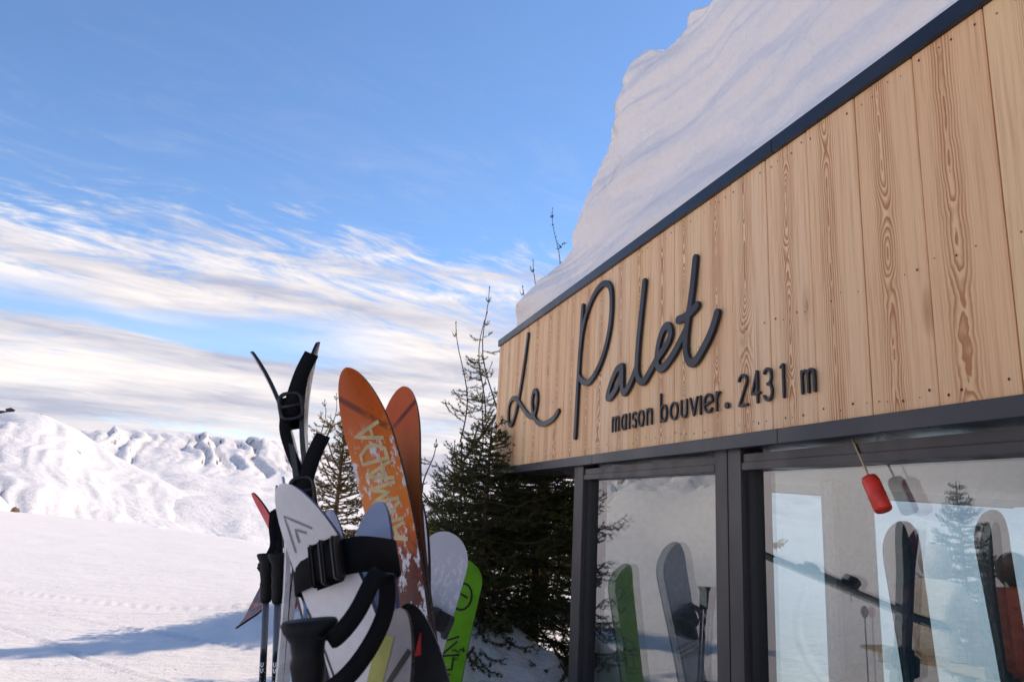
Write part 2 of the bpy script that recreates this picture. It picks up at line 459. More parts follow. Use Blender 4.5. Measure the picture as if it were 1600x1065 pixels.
# summit lodge and huts
M_DARK = plain('dark_timber', (.035, .03, .028), .7)
M_ROOFS = plain('lodge_roof', (.06, .055, .055), .6)
def lodge():
    c = at(26, 645, 1150 * math.cos(R(-33.9)))
    e_ = empty('summit_lodge', (c.x, c.y, c.z - 5.2), R(33.9))
    MB().box(-19, 16, -6, 6, 0, 5.2).build('wall', M_DARK, e_)
    MB().box(-12, -3, -5.5, 5.5, 5.2, 8.6).build('upper_storey', M_DARK, e_)
    MB().add([(-20, -7, 5.2), (17, -7, 5.2), (17, 7, 5.2), (-20, 7, 5.2), (-18, -1, 6.6), (15, -1, 6.6), (15, 1, 6.6), (-18, 1, 6.6)],
             [(0, 1, 5, 4), (1, 2, 6, 5), (2, 3, 7, 6), (3, 0, 4, 7), (4, 5, 6, 7), (3, 2, 1, 0)]).build('roof', M_ROOFS, e_)
    MB().add([(-13, -6.4, 8.6), (-2, -6.4, 8.6), (-2, 6.4, 8.6), (-13, 6.4, 8.6), (-7.5, -6.4, 11), (-7.5, 6.4, 11)], [(0, 1, 4), (1, 2, 5, 4), (2, 3, 5), (3, 0, 4, 5), (3, 2, 1, 0)]).build('gable_roof', M_ROOFS, e_)
    tag(e_, 'dark low lodge with long wing on the snow summit', 'lodge')
    for px, py, w, h, lb in ((64, 650, 4.2, 3.6, 'small dark hut beside the summit lodge, the taller of two'), (70.5, 651, 3.0, 2.4, 'tiny dark hut at the downhill end of the summit')):
        c = at(px, py, 1150 * math.cos(R(-32.4)))
        k = empty('summit_hut', (c.x, c.y, c.z - 2), R(32.4))
        MB().box(-w / 2, w / 2, -2, 2, 0, h).build('wall', M_DARK, k)
        MB().add([(-w * .65, -2.6, h), (w * .65, -2.6, h), (w * .65, 2.6, h), (-w * .65, 2.6, h), (0, -2.6, h + 1.4), (0, 2.6, h + 1.4)], [(0, 1, 4), (1, 2, 5, 4), (2, 3, 5), (3, 0, 4, 5), (3, 2, 1, 0)]).build('roof', M_ROOFS, k)
        tag(k, lb, 'hut')
lodge()
def boulder():
    Yb = 62 * math.cos(R(34.5))
    c = at(25, 785, Yb)
    zg = float(ground_h(np.array([c.x]), np.array([c.y]))[0])
    me = bpy.data.meshes.new('boulder'); bm = bmesh.new(); bmesh.ops.create_icosphere(bm, subdivisions=4, radius=.5)
    for v in bm.verts:
        p = v.co.copy(); k = .5 + .5 * max(-1, min(1, 1.6 * math.sin(p.x * 5 + 1) * math.sin(p.z * 4 + p.y * 3)))
        n_ = float(fbm(np.array([p.x * 3 + 5]), np.array([p.z * 3 + p.y * 2]), 4, 71)[0])
        v.co = Vector((p.x * .78, p.y * .8, p.z * 1.15)) * (1 + .25 * n_ - .12 * k)
    bm.to_mesh(me); bm.free()
    t = NT('boulder_rock', (.2, .14, .08), .85)
    o_ = t.obj(); n_ = t.noise(o_, 5, 6, .65); t.color(t.mix(n_, (.10, .07, .045), (.32, .22, .12))); t.bump(n_, .15)
    o = link('boulder', me, t.m, smooth=False)
    o.scale = (.72,) * 3; o.location = (c.x, c.y, zg + .2); o.rotation_euler = (.2, .3, .5)
    tag(o, 'brown boulder poking out of the snow knoll below the summit', 'boulder')
boulder()
# ------------------------------------------------------------------ the restaurant: local x to the right along the facade, y into the building
D = 1.5
nF = Vector((math.cos(FAC), math.sin(FAC), 0)); dF = Vector((-math.sin(FAC), math.cos(FAC), 0))
RZ = FAC - math.pi / 2
FACM = Matrix.Translation(nF * D) @ Matrix.Rotation(RZ, 4, 'Z')
def fac(x, y, off=0.):
    """line of sight -> (local x, z) on the plane `off` behind the fascia face"""
    d = ray(x, y); t = (D + off) / d.dot(nF); X = d * t
    return -X.dot(dF), X.z + EYE
ZB, ZT, ZTT, ZBB = 1.748, 2.712, 2.764, 1.699      # boards bottom/top, trim top, trim bottom
XL, XR, XW, XE = -5.478, 3.6, -3.84, 3.6            # fascia ends, glazed wall ends

def wood_mat():
    t = NT('larch_boards', (.6, .4, .22), .55, 0, .3)
    o = t.obj(); oi = t.N.new('ShaderNodeObjectInfo'); rnd = oi.outputs['Random']
    s = t.sep(o); x, z = s[0], s[2]
    sh = t.M('MULTIPLY', rnd, 57.3)
    rnd2 = t.M('FRACT', t.M('MULTIPLY', rnd, 13.7)); rnd3 = t.M('FRACT', t.M('MULTIPLY', rnd, 31.1))
    # heart of the tree wanders in depth along the board: cathedral arches and ovals
    zc = t.comb(t.M('MULTIPLY', x, .6), sh, t.M('ADD', t.M('MULTIPLY', z, 1.0), sh))
    wav = t.noise(zc, 2.3, 2, .5)
    zc2 = t.comb(t.M('MULTIPLY', x, 6.), sh, t.M('ADD', t.M('MULTIPLY', z, 3.0), sh))
    wob = t.noise(zc2, 2.2, 3, .55)
    # knots deform the rings
    x0 = t.M('MULTIPLY', t.M('SUBTRACT', rnd2, .5), .07)
    xx = t.M('ADD', t.M('SUBTRACT', x, x0), t.M('MULTIPLY', t.M('SUBTRACT', wav, .5), .03))
    dep = t.M('ADD', t.M('MULTIPLY', t.M('SUBTRACT', wav, .5), .17), t.M('MULTIPLY', t.M('SUBTRACT', wob, .5), .025))
    vx = t.mapv(t.comb(x, t.M('MULTIPLY', sh, .31), z), (9, 1, 2.6))
    vor = t.N.new('ShaderNodeTexVoronoi'); t.L.new(vx, vor.inputs['Vector']); vor.inputs['Scale'].default_value = 1.; vor.inputs['Randomness'].default_value = 1.
    kd = vor.outputs['Distance']
    kcol = t.sep(vor.outputs['Color'])[0]
    kon = t.ss(kcol, .70, .76)
    kn = t.M('MULTIPLY', t.ss(kd, .55, .05), kon)
    rr_ = t.M('SQRT', t.M('ADD', t.M('MULTIPLY', xx, xx), t.M('MULTIPLY', dep, dep)))
    rr_ = t.M('ADD', rr_, t.M('MULTIPLY', kn, .035))
    k = t.M('ADD', 110., t.M('MULTIPLY', rnd3, 70.))
    ph = t.M('ADD', t.M('MULTIPLY', rr_, k), t.M('MULTIPLY', wob, 1.2))
    saw = t.M('FRACT', ph)
    ring = t.M('MULTIPLY', t.ss(saw, .15, .90), t.ss(saw, 1.0, .93))
    cent = t.ss(t.M('ABSOLUTE', xx), .060, .008)           # broad bold figure mid-board, fine straight grain at the sides
    fine = t.noise(t.mapv(t.comb(x, sh, z), (1, 1, .012)), 330, 3, .6)
    fine2 = t.noise(t.mapv(t.comb(x, sh, z), (1, 1, .03)), 90, 4, .6)
    base = t.mix(rnd, (.95, .655, .385), (.90, .56, .29))
    base = t.mix(t.M('MULTIPLY', t.ss(rnd3, .55, .95), .55), base, (.95, .69, .35))
    base = t.mix(t.ss(fine2, .45, .72, 0, .6), base, (.66, .36, .18))
    base = t.mix(t.ss(fine, .5, .75, 0, .38), base, (.58, .32, .16))
    rs = t.M('MULTIPLY', ring, t.M('ADD', .10, t.M('MULTIPLY', cent, .72)))
    base = t.mix(rs, base, (.42, .145, .04))
    # blotches and knots
    bl = t.noise(t.mapv(o, (3, 3, 1.1), (0, 0, 0)), 1.7, 3, .5)
    base = t.mix(t.ss(bl, .6, .8, 0, .25), base, (.68, .44, .22))
    base = t.mix(t.M('MULTIPLY', t.ss(kd, .10, .045), kon), base, (.16, .065, .028))
    base = t.mix(t.M('MULTIPLY', t.M('MULTIPLY', t.ss(kd, .24, .10), kon), .45), base, (.36, .16, .06))
    t.color(base)
    t.bump(t.M('ADD', t.M('MULTIPLY', fine, .35), t.M('MULTIPLY', rs, -.8)), .0012)
    t.rough(t.ss(fine2, .3, .7, .48, .66))
    return t.m
WOOD = wood_mat()
METAL = plain('anthracite_metal', (.020, .025, .037), .33, .15, .5, 0, .10, 6)
def frame_mat():
    t = NT('window_frame_paint', (.045, .043, .045), .42, .2, .5)
    o = t.obj(); n = t.noise(t.mapv(o, (1, 1, .25)), 14, 5, .6)
    t.color(t.mix(n, (.035, .034, .036), (.062, .058, .058))); t.rough(t.ss(n, .3, .7, .32, .5))
    return t.m
FRAME = frame_mat()
def glass_mat(name, tint=(.80, .86, .84), ior=.1):
    t = NT(name); t.N.remove(t.b)
    g = t.N.new('ShaderNodeBsdfGlossy'); g.inputs['Roughness'].default_value = .0; g.inputs['Color'].default_value = (.94, .95, .96, 1)
    tr = t.N.new('ShaderNodeBsdfTransparent'); tr.inputs['Color'].default_value = (*tint, 1)
    gm = t.N.new('ShaderNodeNewGeometry'); dt = t.N.new('ShaderNodeVectorMath'); dt.operation = 'DOT_PRODUCT'; t.L.new(gm.outputs['Normal'], dt.inputs[0]); t.L.new(gm.outputs['Incoming'], dt.inputs[1])
    ct = t.M('ABSOLUTE', dt.outputs['Value'])
    fr = t.M('ADD', ior, t.M('MULTIPLY', 1 - ior, t.M('POWER', t.M('SUBTRACT', 1., ct, clamp=True), 5.)))
    mx = t.N.new('ShaderNodeMixShader'); t.L.new(fr, mx.inputs[0]); t.L.new(tr.outputs[0], mx.inputs[1]); t.L.new(g.outputs[0], mx.inputs[2])
    t.L.new(mx.outputs[0], t.out.inputs[0])
    return t.m
GLASS = glass_mat('coated_glass', (.80, .86, .85), .17)
GLASS2 = glass_mat('clear_glass', (.78, .90, .97), .05)
PLASTER = plain('grey_plaster', (.34, .33, .34), .8)
FLOORM = plain('grey_floor', (.12, .11, .10), .6)
SOFFIT = plain('soffit_board', (.10, .09, .085), .7)

bld = empty('restaurant_building', mat=FACM)
tag(bld, 'restaurant front with larch board fascia, dark metal trim and large windows', 'building')
fas = MB().box(XL + .012, XR, .026, .20, ZB + .003, ZT - .003).build('fascia', SOFFIT, bld)
PW = .2163
def plank_mesh(w, h):
    b = MB(); b.box(-w / 2, w / 2, 0, .022, -h / 2, h / 2); me = b.mesh('plank')
    bm = bmesh.new(); bm.from_mesh(me)
    es = [e for e in bm.edges if all(abs(v.co.y) < 1e-5 for v in e.verts) and abs(e.verts[0].co.x - e.verts[1].co.x) < 1e-5]
    bmesh.ops.bevel(bm, geom=es, offset=.003, segments=1, affect='EDGES'); bmesh.ops.recalc_face_normals(bm, faces=bm.faces)
    bm.to_mesh(me); bm.free(); me.materials.append(WOOD); return me
pm = plank_mesh(PW - .0036, ZT - ZB - .002)
# seams measured at local x = -1.172 + k*PW
x = -1.172 + PW * 21
seams = []
while x > XL + .05:
    seams.append(x); x -= PW
nails = MB()
for k, xr in enumerate(seams):
    xl = xr - PW
    me = pm; xc = (xl + xr) / 2
    if xl < XL:
        me = plank_mesh(xr - XL - .0026, ZT - ZB - .002); xc = (xr + XL) / 2
    o = bpy.data.objects.new('plank', me); col.objects.link(o); o.parent = fas
    o.location = (xc, .004 * 0 + random.uniform(0, .0022), (ZB + ZT) / 2)
    if xr < 2.6:
        for zz, nn in ((ZB + .035, 5), ((ZB * .62 + ZT * .38), 4), (ZB * .45 + ZT * .55, 0), (ZT - .035, 4)):
            for q in range(nn):
                if random.random() < .18: continue
                nx = xc + (q - (nn - 1) / 2) * PW / nn + random.uniform(-.012, .012); nz = zz + random.uniform(-.010, .010); rd = random.choice((.0018, .0022, .003, .0034))
                nails.add([(nx + rd * math.cos(a_ * math.pi / 3), -.0012, nz + rd * 1.25 * math.sin(a_ * math.pi / 3)) for a_ in range(6)], [tuple(range(6))])
NAIL = plain('nail_heads', (.035, .022, .015), .7)
o = nails.build('nail_heads', NAIL, fas); o['kind'] = 'stuff'
# trims: folded sheet in lengths with a butt joint
def trim(name, z0, z1, joints, y0=-.016, y1=.215):
    xs = [XL] + joints + [XR]
    for a_, b_ in zip(xs[:-1], xs[1:]):
        MB().box(a_ + .0012, b_ - .0012, y0, y1, z0, z1).build(name, METAL, bld, bevel=.002, seg=1)
jt = fac(1211, 222)[0]; jb1 = fac(929, 722)[0]; jb2 = fac(1221, 683)[0]
trim('top_trim', ZT, ZTT, [jt, jt + 2.5])
trim('bottom_trim', ZBB, ZB, [jb1, jb2, jb2 + 2.4])
MB().box(XL + .02, XR, .22, 5.2, 2.50, 2.745).build('roof', SOFFIT, bld)
MB().box(XL + .004, XL + .03, .216, 5.2, ZBB + .01, ZTT - .01).build('end_fascia', SOFFIT, bld)
MB().box(XL + .05, XR, .218, 5.1, ZBB + .02, ZBB + .05).build('soffit', SOFFIT, bld)

# glazed wall, 6 cm behind the fascia face
GY = .06
def post(x0, x1, z0=-.4, z1=ZBB + .018, y0=GY - .035, y1=GY + .09, name='mullion'):
    MB().box(x0, x1, y0, y1, z0, z1).build(name, FRAME, bld, bevel=.003, seg=2)
x_a, x_b = fac(905, 800, GY)[0], fac(921, 800, GY)[0]
post(x_a, x_a + .13, name='corner_post')
m1, m2 = fac(1131, 850, GY)[0], fac(1174, 850, GY)[0]
post(m1, (m1 + m2) / 2 - .001); post((m1 + m2) / 2 + .001, m2)
ZG = 1.628; ZH = 1.684
bays = [(x_a + .13, m1), (m2, m2 + 2.25), (m2 + 2.40, m2 + 4.2)]
post(m2 + 2.25, m2 + 2.40); post(m2 + 4.2, m2 + 4.3)
for bx0, bx1 in bays:
    w = empty('window'); w.parent = bld
    MB().box(bx0 + .001, bx1 - .001, GY - .034, GY + .088, ZG, ZG + .026).build('head_rail', FRAME, w, bevel=.002)
    MB().box(bx0 + .001, bx1 - .001, GY - .028, GY + .088, ZG + .0275, ZH).build('transom_rail', FRAME, w, bevel=.002)
    MB().box(bx0 + .001, bx1 - .001, GY - .034, GY + .088, -.4, .14).build('sill_rail', FRAME, w, bevel=.002)
    for q, sgn in ((bx0 + .001, 1), (bx1 - .001, -1)):
        MB().box(min(q, q + sgn * .014), max(q, q + sgn * .014), GY - .012, GY + .06, .14, ZG).build('glazing_bead', FRAME, w)
    MB().box(bx0 + .012, bx1 - .012, GY + .012, GY + .036, .13, ZG + .004).build('pane', GLASS, w)
    MB().box(bx0 + .004, bx1 - .004, GY + .012, GY + .036, ZH - .004, ZBB + .03).build('transom_pane', GLASS, w)
# room behind: end wall with two windows, back wall, floor, ceiling
XI = x_a + .02
ends = [(1.15, 1.66), (1.90, 3.36)]
zt_ = 1.72
def seg(y0, y1, z0, z1): MB().box(XI, XI + .10, y0, y1, z0, z1).build('end_wall', PLASTER, bld)
seg(.152, 1.15, -.4, ZBB + .019); seg(1.66, 1.90, -.4, ZBB + .019); seg(3.36, 4.6, -.4, ZBB + .019)
for y0, y1 in ends:
    seg(y0, y1, -.4, .45)
    w = empty('side_window'); w.parent = bld
    MB().box(XI + .04, XI + .05, y0 + .03, y1 - .03, .48, ZBB - .01).build('pane', GLASS2, w)
    f_ = MB()
    f_.box(XI + .02, XI + .12, y0, y0 + .03, .45, ZBB + .018); f_.box(XI + .02, XI + .12, y1 - .03, y1, .45, ZBB + .018); f_.box(XI + .02, XI + .12, y0 + .03, y1 - .03, .45, .48)
    f_.build('frame', plain('white_window_frame', (.55, .55, .56), .4), w)
MB().box(XI, XE, 4.6, 4.75, -.4, 2.5).build('back_wall', PLASTER, bld)
MB().box(XE, XE + .12, .0, 4.75, -.4, 2.5).build('far_wall', PLASTER, bld)
MB().box(XI + .1, XE, .15, 4.6, -.4, -.02).build('floor', FLOORM, bld)

# snow heaped on the roof, wind-cut face leaning back
def roof_snow():
    k = .2; zt0 = ZTT
    pts = [(805, 517), (835, 465), (870, 390), (900, 330), (930, 270), (960, 215), (985, 150), (988, 130), (997, 104), (1003, 82), (1030, 75), (1055, 45), (1062, 20), (1085, 0)]
    sx = []; sz = []
    for q in pts:
        d = ray(*q); t = (D + .02 + k * (EYE - zt0)) / (d.dot(nF) - k * d.z); X = d * t
        sx.append(-X.dot(dF)); sz.append(X.z + EYE)
    sx = np.maximum.accumulate(np.array(sx) + np.arange(len(sx)) * 1e-4); sz = np.array(sz)
    sx = np.concatenate([[XL + .06, XL + .2], sx, [-2.2, -1.2, 0, 1.5, 3.6]]); sz = np.concatenate([[zt0 + .01, zt0 + .015], sz, [4.3, 4.25, 4.3, 4.2, 4.2]])
    xs = np.concatenate([np.linspace(XL + .06, -1.0, 420), np.linspace(-1.0, 3.6, 160)[1:]])
    top = np.interp(xs, sx, sz) + .028 * fbm(xs * 5, xs * 0 + 3, 4, 101) * sstep(XL + .1, XL + .5, xs)
    kk = np.hanning(11); kk /= kk.sum(); top = np.convolve(np.pad(top, 5, 'edge'), kk, 'valid')
    nv = 90; nb = 46
    v = np.linspace(0, 1, nv)
    X, Vv = np.meshgrid(xs, v, indexing='ij')
    Hh = (top - zt0)[:, None]
    Z = zt0 - .012 + (Hh + .012) * Vv
    Y = .02 + k * (Z - zt0) + .10 * np.clip(Vv - .9, 0, 1) * 3
    # strata ledges running along the face, wind-scooped hollows
    hz = Z - zt0
    lay = fbm(X * .35 + 4, (hz + .10 * X * 0) * 5.5 + .22 * fbm(X * .8, hz * 1.2, 2, 107), 4, 103)
    hol = fbm(X * .75, hz * 1.5 + X * .25, 3, 105)
    chip = fbm(X * 6, hz * 9, 4, 109)
    Y = Y - (.075 * lay + .16 * hol + .016 * chip) * sstep(.0, .18, hz)
    # back over the top and down
    B = np.linspace(0, 1, nb + 1)[1:]
    XB, Bv = np.meshgrid(xs, B, indexing='ij')
    yb0 = Y[:, -1:]
    YB = yb0 + Bv ** 1.5 * (5.1 - yb0)
    ZB_ = zt0 + Hh * np.clip(1 + .10 * np.sin(Bv * 3.0) - 1.0 * sstep(.75, 1, Bv), .02, 2) + .03 * fbm(XB * 1.5, YB * 1.5, 4, 111)
    ZB_ = np.maximum(ZB_, zt0 - .01)
    W = np.stack([np.concatenate([X, XB], 1), np.concatenate([Y, YB], 1), np.concatenate([Z, ZB_], 1)], -1)
    t = snow_mat('roof_snow', .004, .014, (.90, .865, .835), 1., 0.)
    t.b.inputs['Subsurface Weight'].default_value = .0
    me = np_mesh('roof_snow', W.reshape(-1, 3), grid_faces(len(xs), nv + nb))
    o = link('roof_snow', me, t.m, smooth=True)
    o.matrix_world = FACM
    tag(o, 'deep layered snow bank heaped on the restaurant roof above the dark trim', 'snow bank')
roof_snow()

# ------------------------------------------------------------------ sign lettering
def contour(strokes, w, res):
    """outline loops of the union of round-ended strokes; strokes = lists of (x, z)"""
    P = np.array([p for s in strokes for p in s]); lo = P.min(0) - w * 1.2; hi = P.max(0) + w * 1.2
    nx, nz = int((hi[0] - lo[0]) / res) + 2, int((hi[1] - lo[1]) / res) + 2
    gx = lo[0] + np.arange(nx) * res; gz = lo[1] + np.arange(nz) * res
    GX, GZ = np.meshgrid(gx, gz, indexing='ij'); F = np.full((nx, nz), 9.)
    for s in strokes:
        for (ax, az), (bx, bz) in zip(s[:-1], s[1:]):
            dx, dz = bx - ax, bz - az; q = dx * dx + dz * dz + 1e-12
            i0 = max(0, int((min(ax, bx) - lo[0] - w) / res) - 1); i1 = min(nx, int((max(ax, bx) - lo[0] + w) / res) + 3)
            j0 = max(0, int((min(az, bz) - lo[1] - w) / res) - 1); j1 = min(nz, int((max(az, bz) - lo[1] + w) / res) + 3)
            gxs, gzs = GX[i0:i1, j0:j1], GZ[i0:i1, j0:j1]
            t = np.clip(((gxs - ax) * dx + (gzs - az) * dz) / q, 0, 1)
            F[i0:i1, j0:j1] = np.minimum(F[i0:i1, j0:j1], np.hypot(gxs - ax - t * dx, gzs - az - t * dz))
    F = F - w / 2 + 1e-7
    ins = F < 0; nxt = {}
    def ep(a, b):
        fa, fb = F[a], F[b]; t = fa / (fa - fb)
        return (gx[a[0]] + (gx[b[0]] - gx[a[0]]) * t, gz[a[1]] + (gz[b[1]] - gz[a[1]]) * t)
    key = lambda a, b: (a, b) if a < b else (b, a)
    mixed = ins[:-1, :-1].astype(int) + ins[1:, :-1] + ins[1:, 1:] + ins[:-1, 1:]
    pos = {}
    for i, j in zip(*np.where((mixed > 0) & (mixed < 4))):
        i, j = int(i), int(j); c = [(i, j), (i + 1, j), (i + 1, j + 1), (i, j + 1)]
        ins_ = [bool(ins[q]) for q in c]; outs = []; inss = []
        for k in range(4):
            a, b = k, (k + 1) % 4
            if ins_[a] != ins_[b]:
                kk = key(c[a], c[b]); pos[kk] = ep(c[a], c[b])
                (outs if ins_[a] else inss).append((k, kk))     # leaving / entering going counter-clockwise
        for (k1, k_out) in outs:
            cand = sorted(inss, key=lambda q: (q[0] - k1) % 4)
            nxt[(k_out, (i, j))] = cand[0][1]
    seg_ = {}
    for (a, cell), b in nxt.items(): seg_.setdefault(a, []).append(b)
    loops = []
    while seg_:
        s0 = next(iter(seg_)); lp = [s0]; cur = s0
        while True:
            nb = seg_[cur].pop()
            if not seg_[cur]: del seg_[cur]
            if nb == s0 or nb not in seg_:
                break
            lp.append(nb); cur = nb
        if len(lp) > 5: loops.append([pos[q] for q in lp])
    return loops
def simplify(lp, tol):
    n = len(lp); out = []; i = 0
    P = np.array(lp)
    keep = [0]; 
    while i < n:
        j = i + 1
        while j + 1 <= min(n, i + 14):
            a, b = P[i], P[(j + 1) % n]; d = b - a; L_ = math.hypot(*d) + 1e-12
            q = P[i + 1:min(j + 1, n)]
            if len(q) and np.abs((q[:, 0] - a[0]) * d[1] - (q[:, 1] - a[1]) * d[0]).max() / L_ > tol: break
            j += 1
        i = j
        if i < n: keep.append(i)
    return P[keep]
def plate(name, strokes, w, th, mat, parent, res=.0022, bevel=.0012, tol=.0004):
    """raised cut-out lettering: front at local y = -th, back at 0"""
    cu = bpy.data.curves.new(name, 'CURVE'); cu.dimensions = '2D'; cu.fill_mode = 'BOTH'; cu.extrude = th / 2 - bevel; cu.bevel_depth = bevel; cu.bevel_resolution = 1; cu.offset = -bevel
    for lp in contour(strokes, w, res):
        lp = simplify(lp, tol); sp = cu.splines.new('POLY'); sp.points.add(len(lp) - 1); sp.use_cyclic_u = True
        for p, q in zip(sp.points, lp): p.co = (q[0], q[1], 0, 1)
    tmp = bpy.data.objects.new('tmp', cu); col.objects.link(tmp)
    dg = bpy.context.evaluated_depsgraph_get(); me = bpy.data.meshes.new_from_object(tmp.evaluated_get(dg))
    bpy.data.objects.remove(tmp); bpy.data.curves.remove(cu)
    me.transform(Matrix.Rotation(math.pi / 2, 4, 'X')); me.transform(Matrix.Translation((0, -th / 2, 0)))
    me.materials.clear(); me.name = name
    return link(name, me, mat, parent)
LET = plain('navy_powder_coat', (.012, .014, .022), .42, .1, .5, 0, .08, 12)
def tr(pts, x0, y0, sc, off): return [fac(x0 + sc * u, y0 + sc * v, off) for u, v in pts]
TH = .013
OFF = -.017
def z3(p): return tr(p, 700, 420, .30046, OFF)
def z6(p): return tr(p, 900, 380, .30046, OFF)
def smooth2(pts, k=6): return [(q.x, q.y) for q in spline([(a_, b_, 0) for a_, b_ in pts], k)]
Lp = z3([(413, 340), (400, 440), (386, 540), (370, 640), (352, 730), (335, 790), (322, 812), (312, 795), (310, 750), (317, 700), (332, 674), (350, 674), (370, 697), (395, 738), (425, 768), (447, 752), (459, 700), (460, 655), (450, 632), (438, 650), (433, 700), (440, 755), (458, 792), (485, 806), (520, 795), (550, 770), (570, 738)])
Pp1 = z3([(698, 194), (694, 260), (688, 350), (680, 460), (672, 590), (664, 730), (656, 872)])
Pp2 = z3([(684, 420), (694, 330), (716, 235), (748, 150), (785, 92), (815, 74), (838, 92), (846, 140), (845, 220), (836, 310), (816, 405), (788, 490), (752, 560), (720, 592), (692, 580), (676, 556)])
ap = z6([(236, 640), (210, 655), (187, 705), (167, 765), (160, 800), (176, 798), (203, 760), (226, 705), (236, 648), (236, 700), (236, 750), (246, 776), (266, 752), (290, 700), (312, 640)])
lp_ = z6([(352, 200), (343, 290), (332, 390), (322, 490), (314, 590), (312, 660), (322, 705), (340, 720), (360, 702), (392, 645), (425, 590)])
ep_ = z6([(412, 608), (450, 555), (480, 502), (488, 455), (472, 428), (450, 448), (430, 505), (419, 570), (419, 628), (437, 652), (468, 625), (505, 570), (545, 495), (565, 455)])
tp_ = z6([(616, 78), (606, 180), (593, 290), (578, 390), (567, 490), (566, 560), (578, 606), (598, 622), (624, 602), (655, 550), (690, 480), (714, 415), (729, 362)])
tb_ = z6([(527, 398), (560, 384), (595, 356), (625, 322)])
sg = empty('script_sign', mat=FACM @ Matrix.Translation((0, -.004, 0)))
tag(sg, 'large dark script lettering reading Le Palet on the larch fascia', 'sign')
plate('script_word', [smooth2(Lp)], .033, TH, LET, sg)
plate('script_capital', [smooth2(Pp1), smooth2(Pp2)], .034, TH, LET, sg)
plate('script_letters', [smooth2(ap), smooth2(lp_), smooth2(ep_), smooth2(tp_), smooth2(tb_)], .036, TH, LET, sg)
# small geometric letters
def arc(cx, cz, rx, rz, a0, a1, n=14): return [(cx + rx * math.cos(R(a0 + (a1 - a0) * i / n)), cz + rz * math.sin(R(a0 + (a1 - a0) * i / n))) for i in range(n + 1)]
XH, AS, DG = .068, .118, .106
def glyph(c, w):
    h = XH; a = w / 2; rr = min(a, h / 2)
    if c == 'm':
        q = w / 4; return [[(0, 0), (0, h)], arc(q, h - q * 1.1, q, q * 1.1, 180, 0, 8) + [(2 * q, 0)], arc(3 * q, h - q * 1.1, q, q * 1.1, 180, 0, 8) + [(w, 0)]]
    if c == 'n': return [[(0, 0), (0, h)], arc(a, h - a, a, a, 180, 0, 10) + [(w, 0)]]
    if c == 'u': return [[(0, h)] + arc(a, a, a, a, 180, 360, 10) + [(w, h)]]
    if c == 'o': return [arc(a, h / 2, a, h / 2, 0, 360, 24)]
    if c == 'a': return [arc(a, h / 2, a, h / 2, 0, 360, 24), [(w, 0), (w, h)]]
    if c == 'b': return [[(0, 0), (0, AS)], arc(a, h / 2, a, h / 2, 0, 360, 24)]
    if c == 'i': return [[(0, 0), (0, h)]]
    if c == 's': return [arc(a, h * .74, a, h * .25, 30, 270, 12) + arc(a, h * .25, a, h * .25, 90, -150, 12)]
    if c == 'v': return [[(0, h), (a, 0), (w, h)]]
    if c == 'e': return [arc(a, h / 2, a, h / 2, 12, 320, 22), [(w * .02, h * .42), (w, h * .62)]]
    if c == 'r': return [[(0, 0), (0, h)], arc(w * .9, h * .55, w * .9, h * .42, 180, 85, 8)]
    if c == '.': return [[(0, .011), (.0005, .011)]]
    if c == '2': return [arc(a, DG - a * .9, a, a * .9, 170, -15, 12) + [(0, 0), (w, 0)]]
    if c == '4': return [[(w * .72, 0), (w * .72, DG), (0, DG * .3), (w, DG * .3)]]
    if c == '3': return [arc(a, DG * .75, a * .9, DG * .25, 150, -90, 12) + arc(a, DG * .26, a, DG * .26, 90, -155, 14)]
    if c == '1': return [[(0, DG * .93), (w * .9, DG), (w * .9, 0)]]
    return []
LINE = [('m', 954.5, 964), ('a', 969, 975), ('i', 981, 981), ('s', 986, 991), ('o', 995, 1003), ('n', 1008.5, 1015.5), ('b', 1030, 1039), ('o', 1045, 1056), ('u', 1062, 1070.5), ('v', 1076, 1087),
        ('i', 1092, 1092), ('e', 1098, 1111), ('r', 1117.5, 1122), ('.', 1133, 1133), ('2', 1152.5, 1165), ('4', 1172.5, 1184.5), ('3', 1191, 1204), ('1', 1218.5, 1222.5), ('m', 1251, 1270.5)]
sg2 = empty('small_lettering', mat=FACM @ Matrix.Translation((0, -.004, 0)))
tag(sg2, 'small dark raised letters maison bouvier . 2431 m below the script', 'sign')
ZL = 1.748 + .099
for c, p0, p1 in LINE:
    yb = 676 - (p0 - 954) * .2
    xa, xb = fac(p0, yb, OFF)[0], fac(p1, yb, OFF)[0]
    st = [[(xa + u, ZL + v) for u, v in s] for s in glyph(c, max(xb - xa, .0))]
    plate('letter', st, .024 if c == '.' else .0092, .009, LET, sg2, .0011, .0008, .0002)
# ------------------------------------------------------------------ conifers
def needle_mat(name, c0, c1, tipc):
    t = NT(name, c0, .55, 0, .3)
    geo = t.N.new('ShaderNodeNewGeometry'); o = geo.outputs['Position']
    n = t.noise(o, 3.5, 4, .6); n2 = t.noise(o, 40, 2, .5)
    c = t.mix(t.ss(n, .35, .65), c0, c1)
    c = t.mix(t.M('MULTIPLY', t.ss(n2, .55, .75), .5), c, tipc); t.color(c)
    tl = t.N.new('ShaderNodeBsdfTranslucent'); t.L.new(t.mix(1., c, (1.5, 1.35, .8), 'MULTIPLY'), tl.inputs[0])
    mx = t.N.new('ShaderNodeMixShader'); mx.inputs[0].default_value = .35; t.L.new(t.b.outputs[0], mx.inputs[1]); t.L.new(tl.outputs[0], mx.inputs[2]); t.L.new(mx.outputs[0], t.out.inputs[0])
    return t.m
BARK = plain('conifer_bark', (.11, .075, .05), .85, 0, .3, .004, .3, 40)
TWIGB = plain('young_bark', (.20, .12, .06), .8, 0, .3, .0, .3, 40)
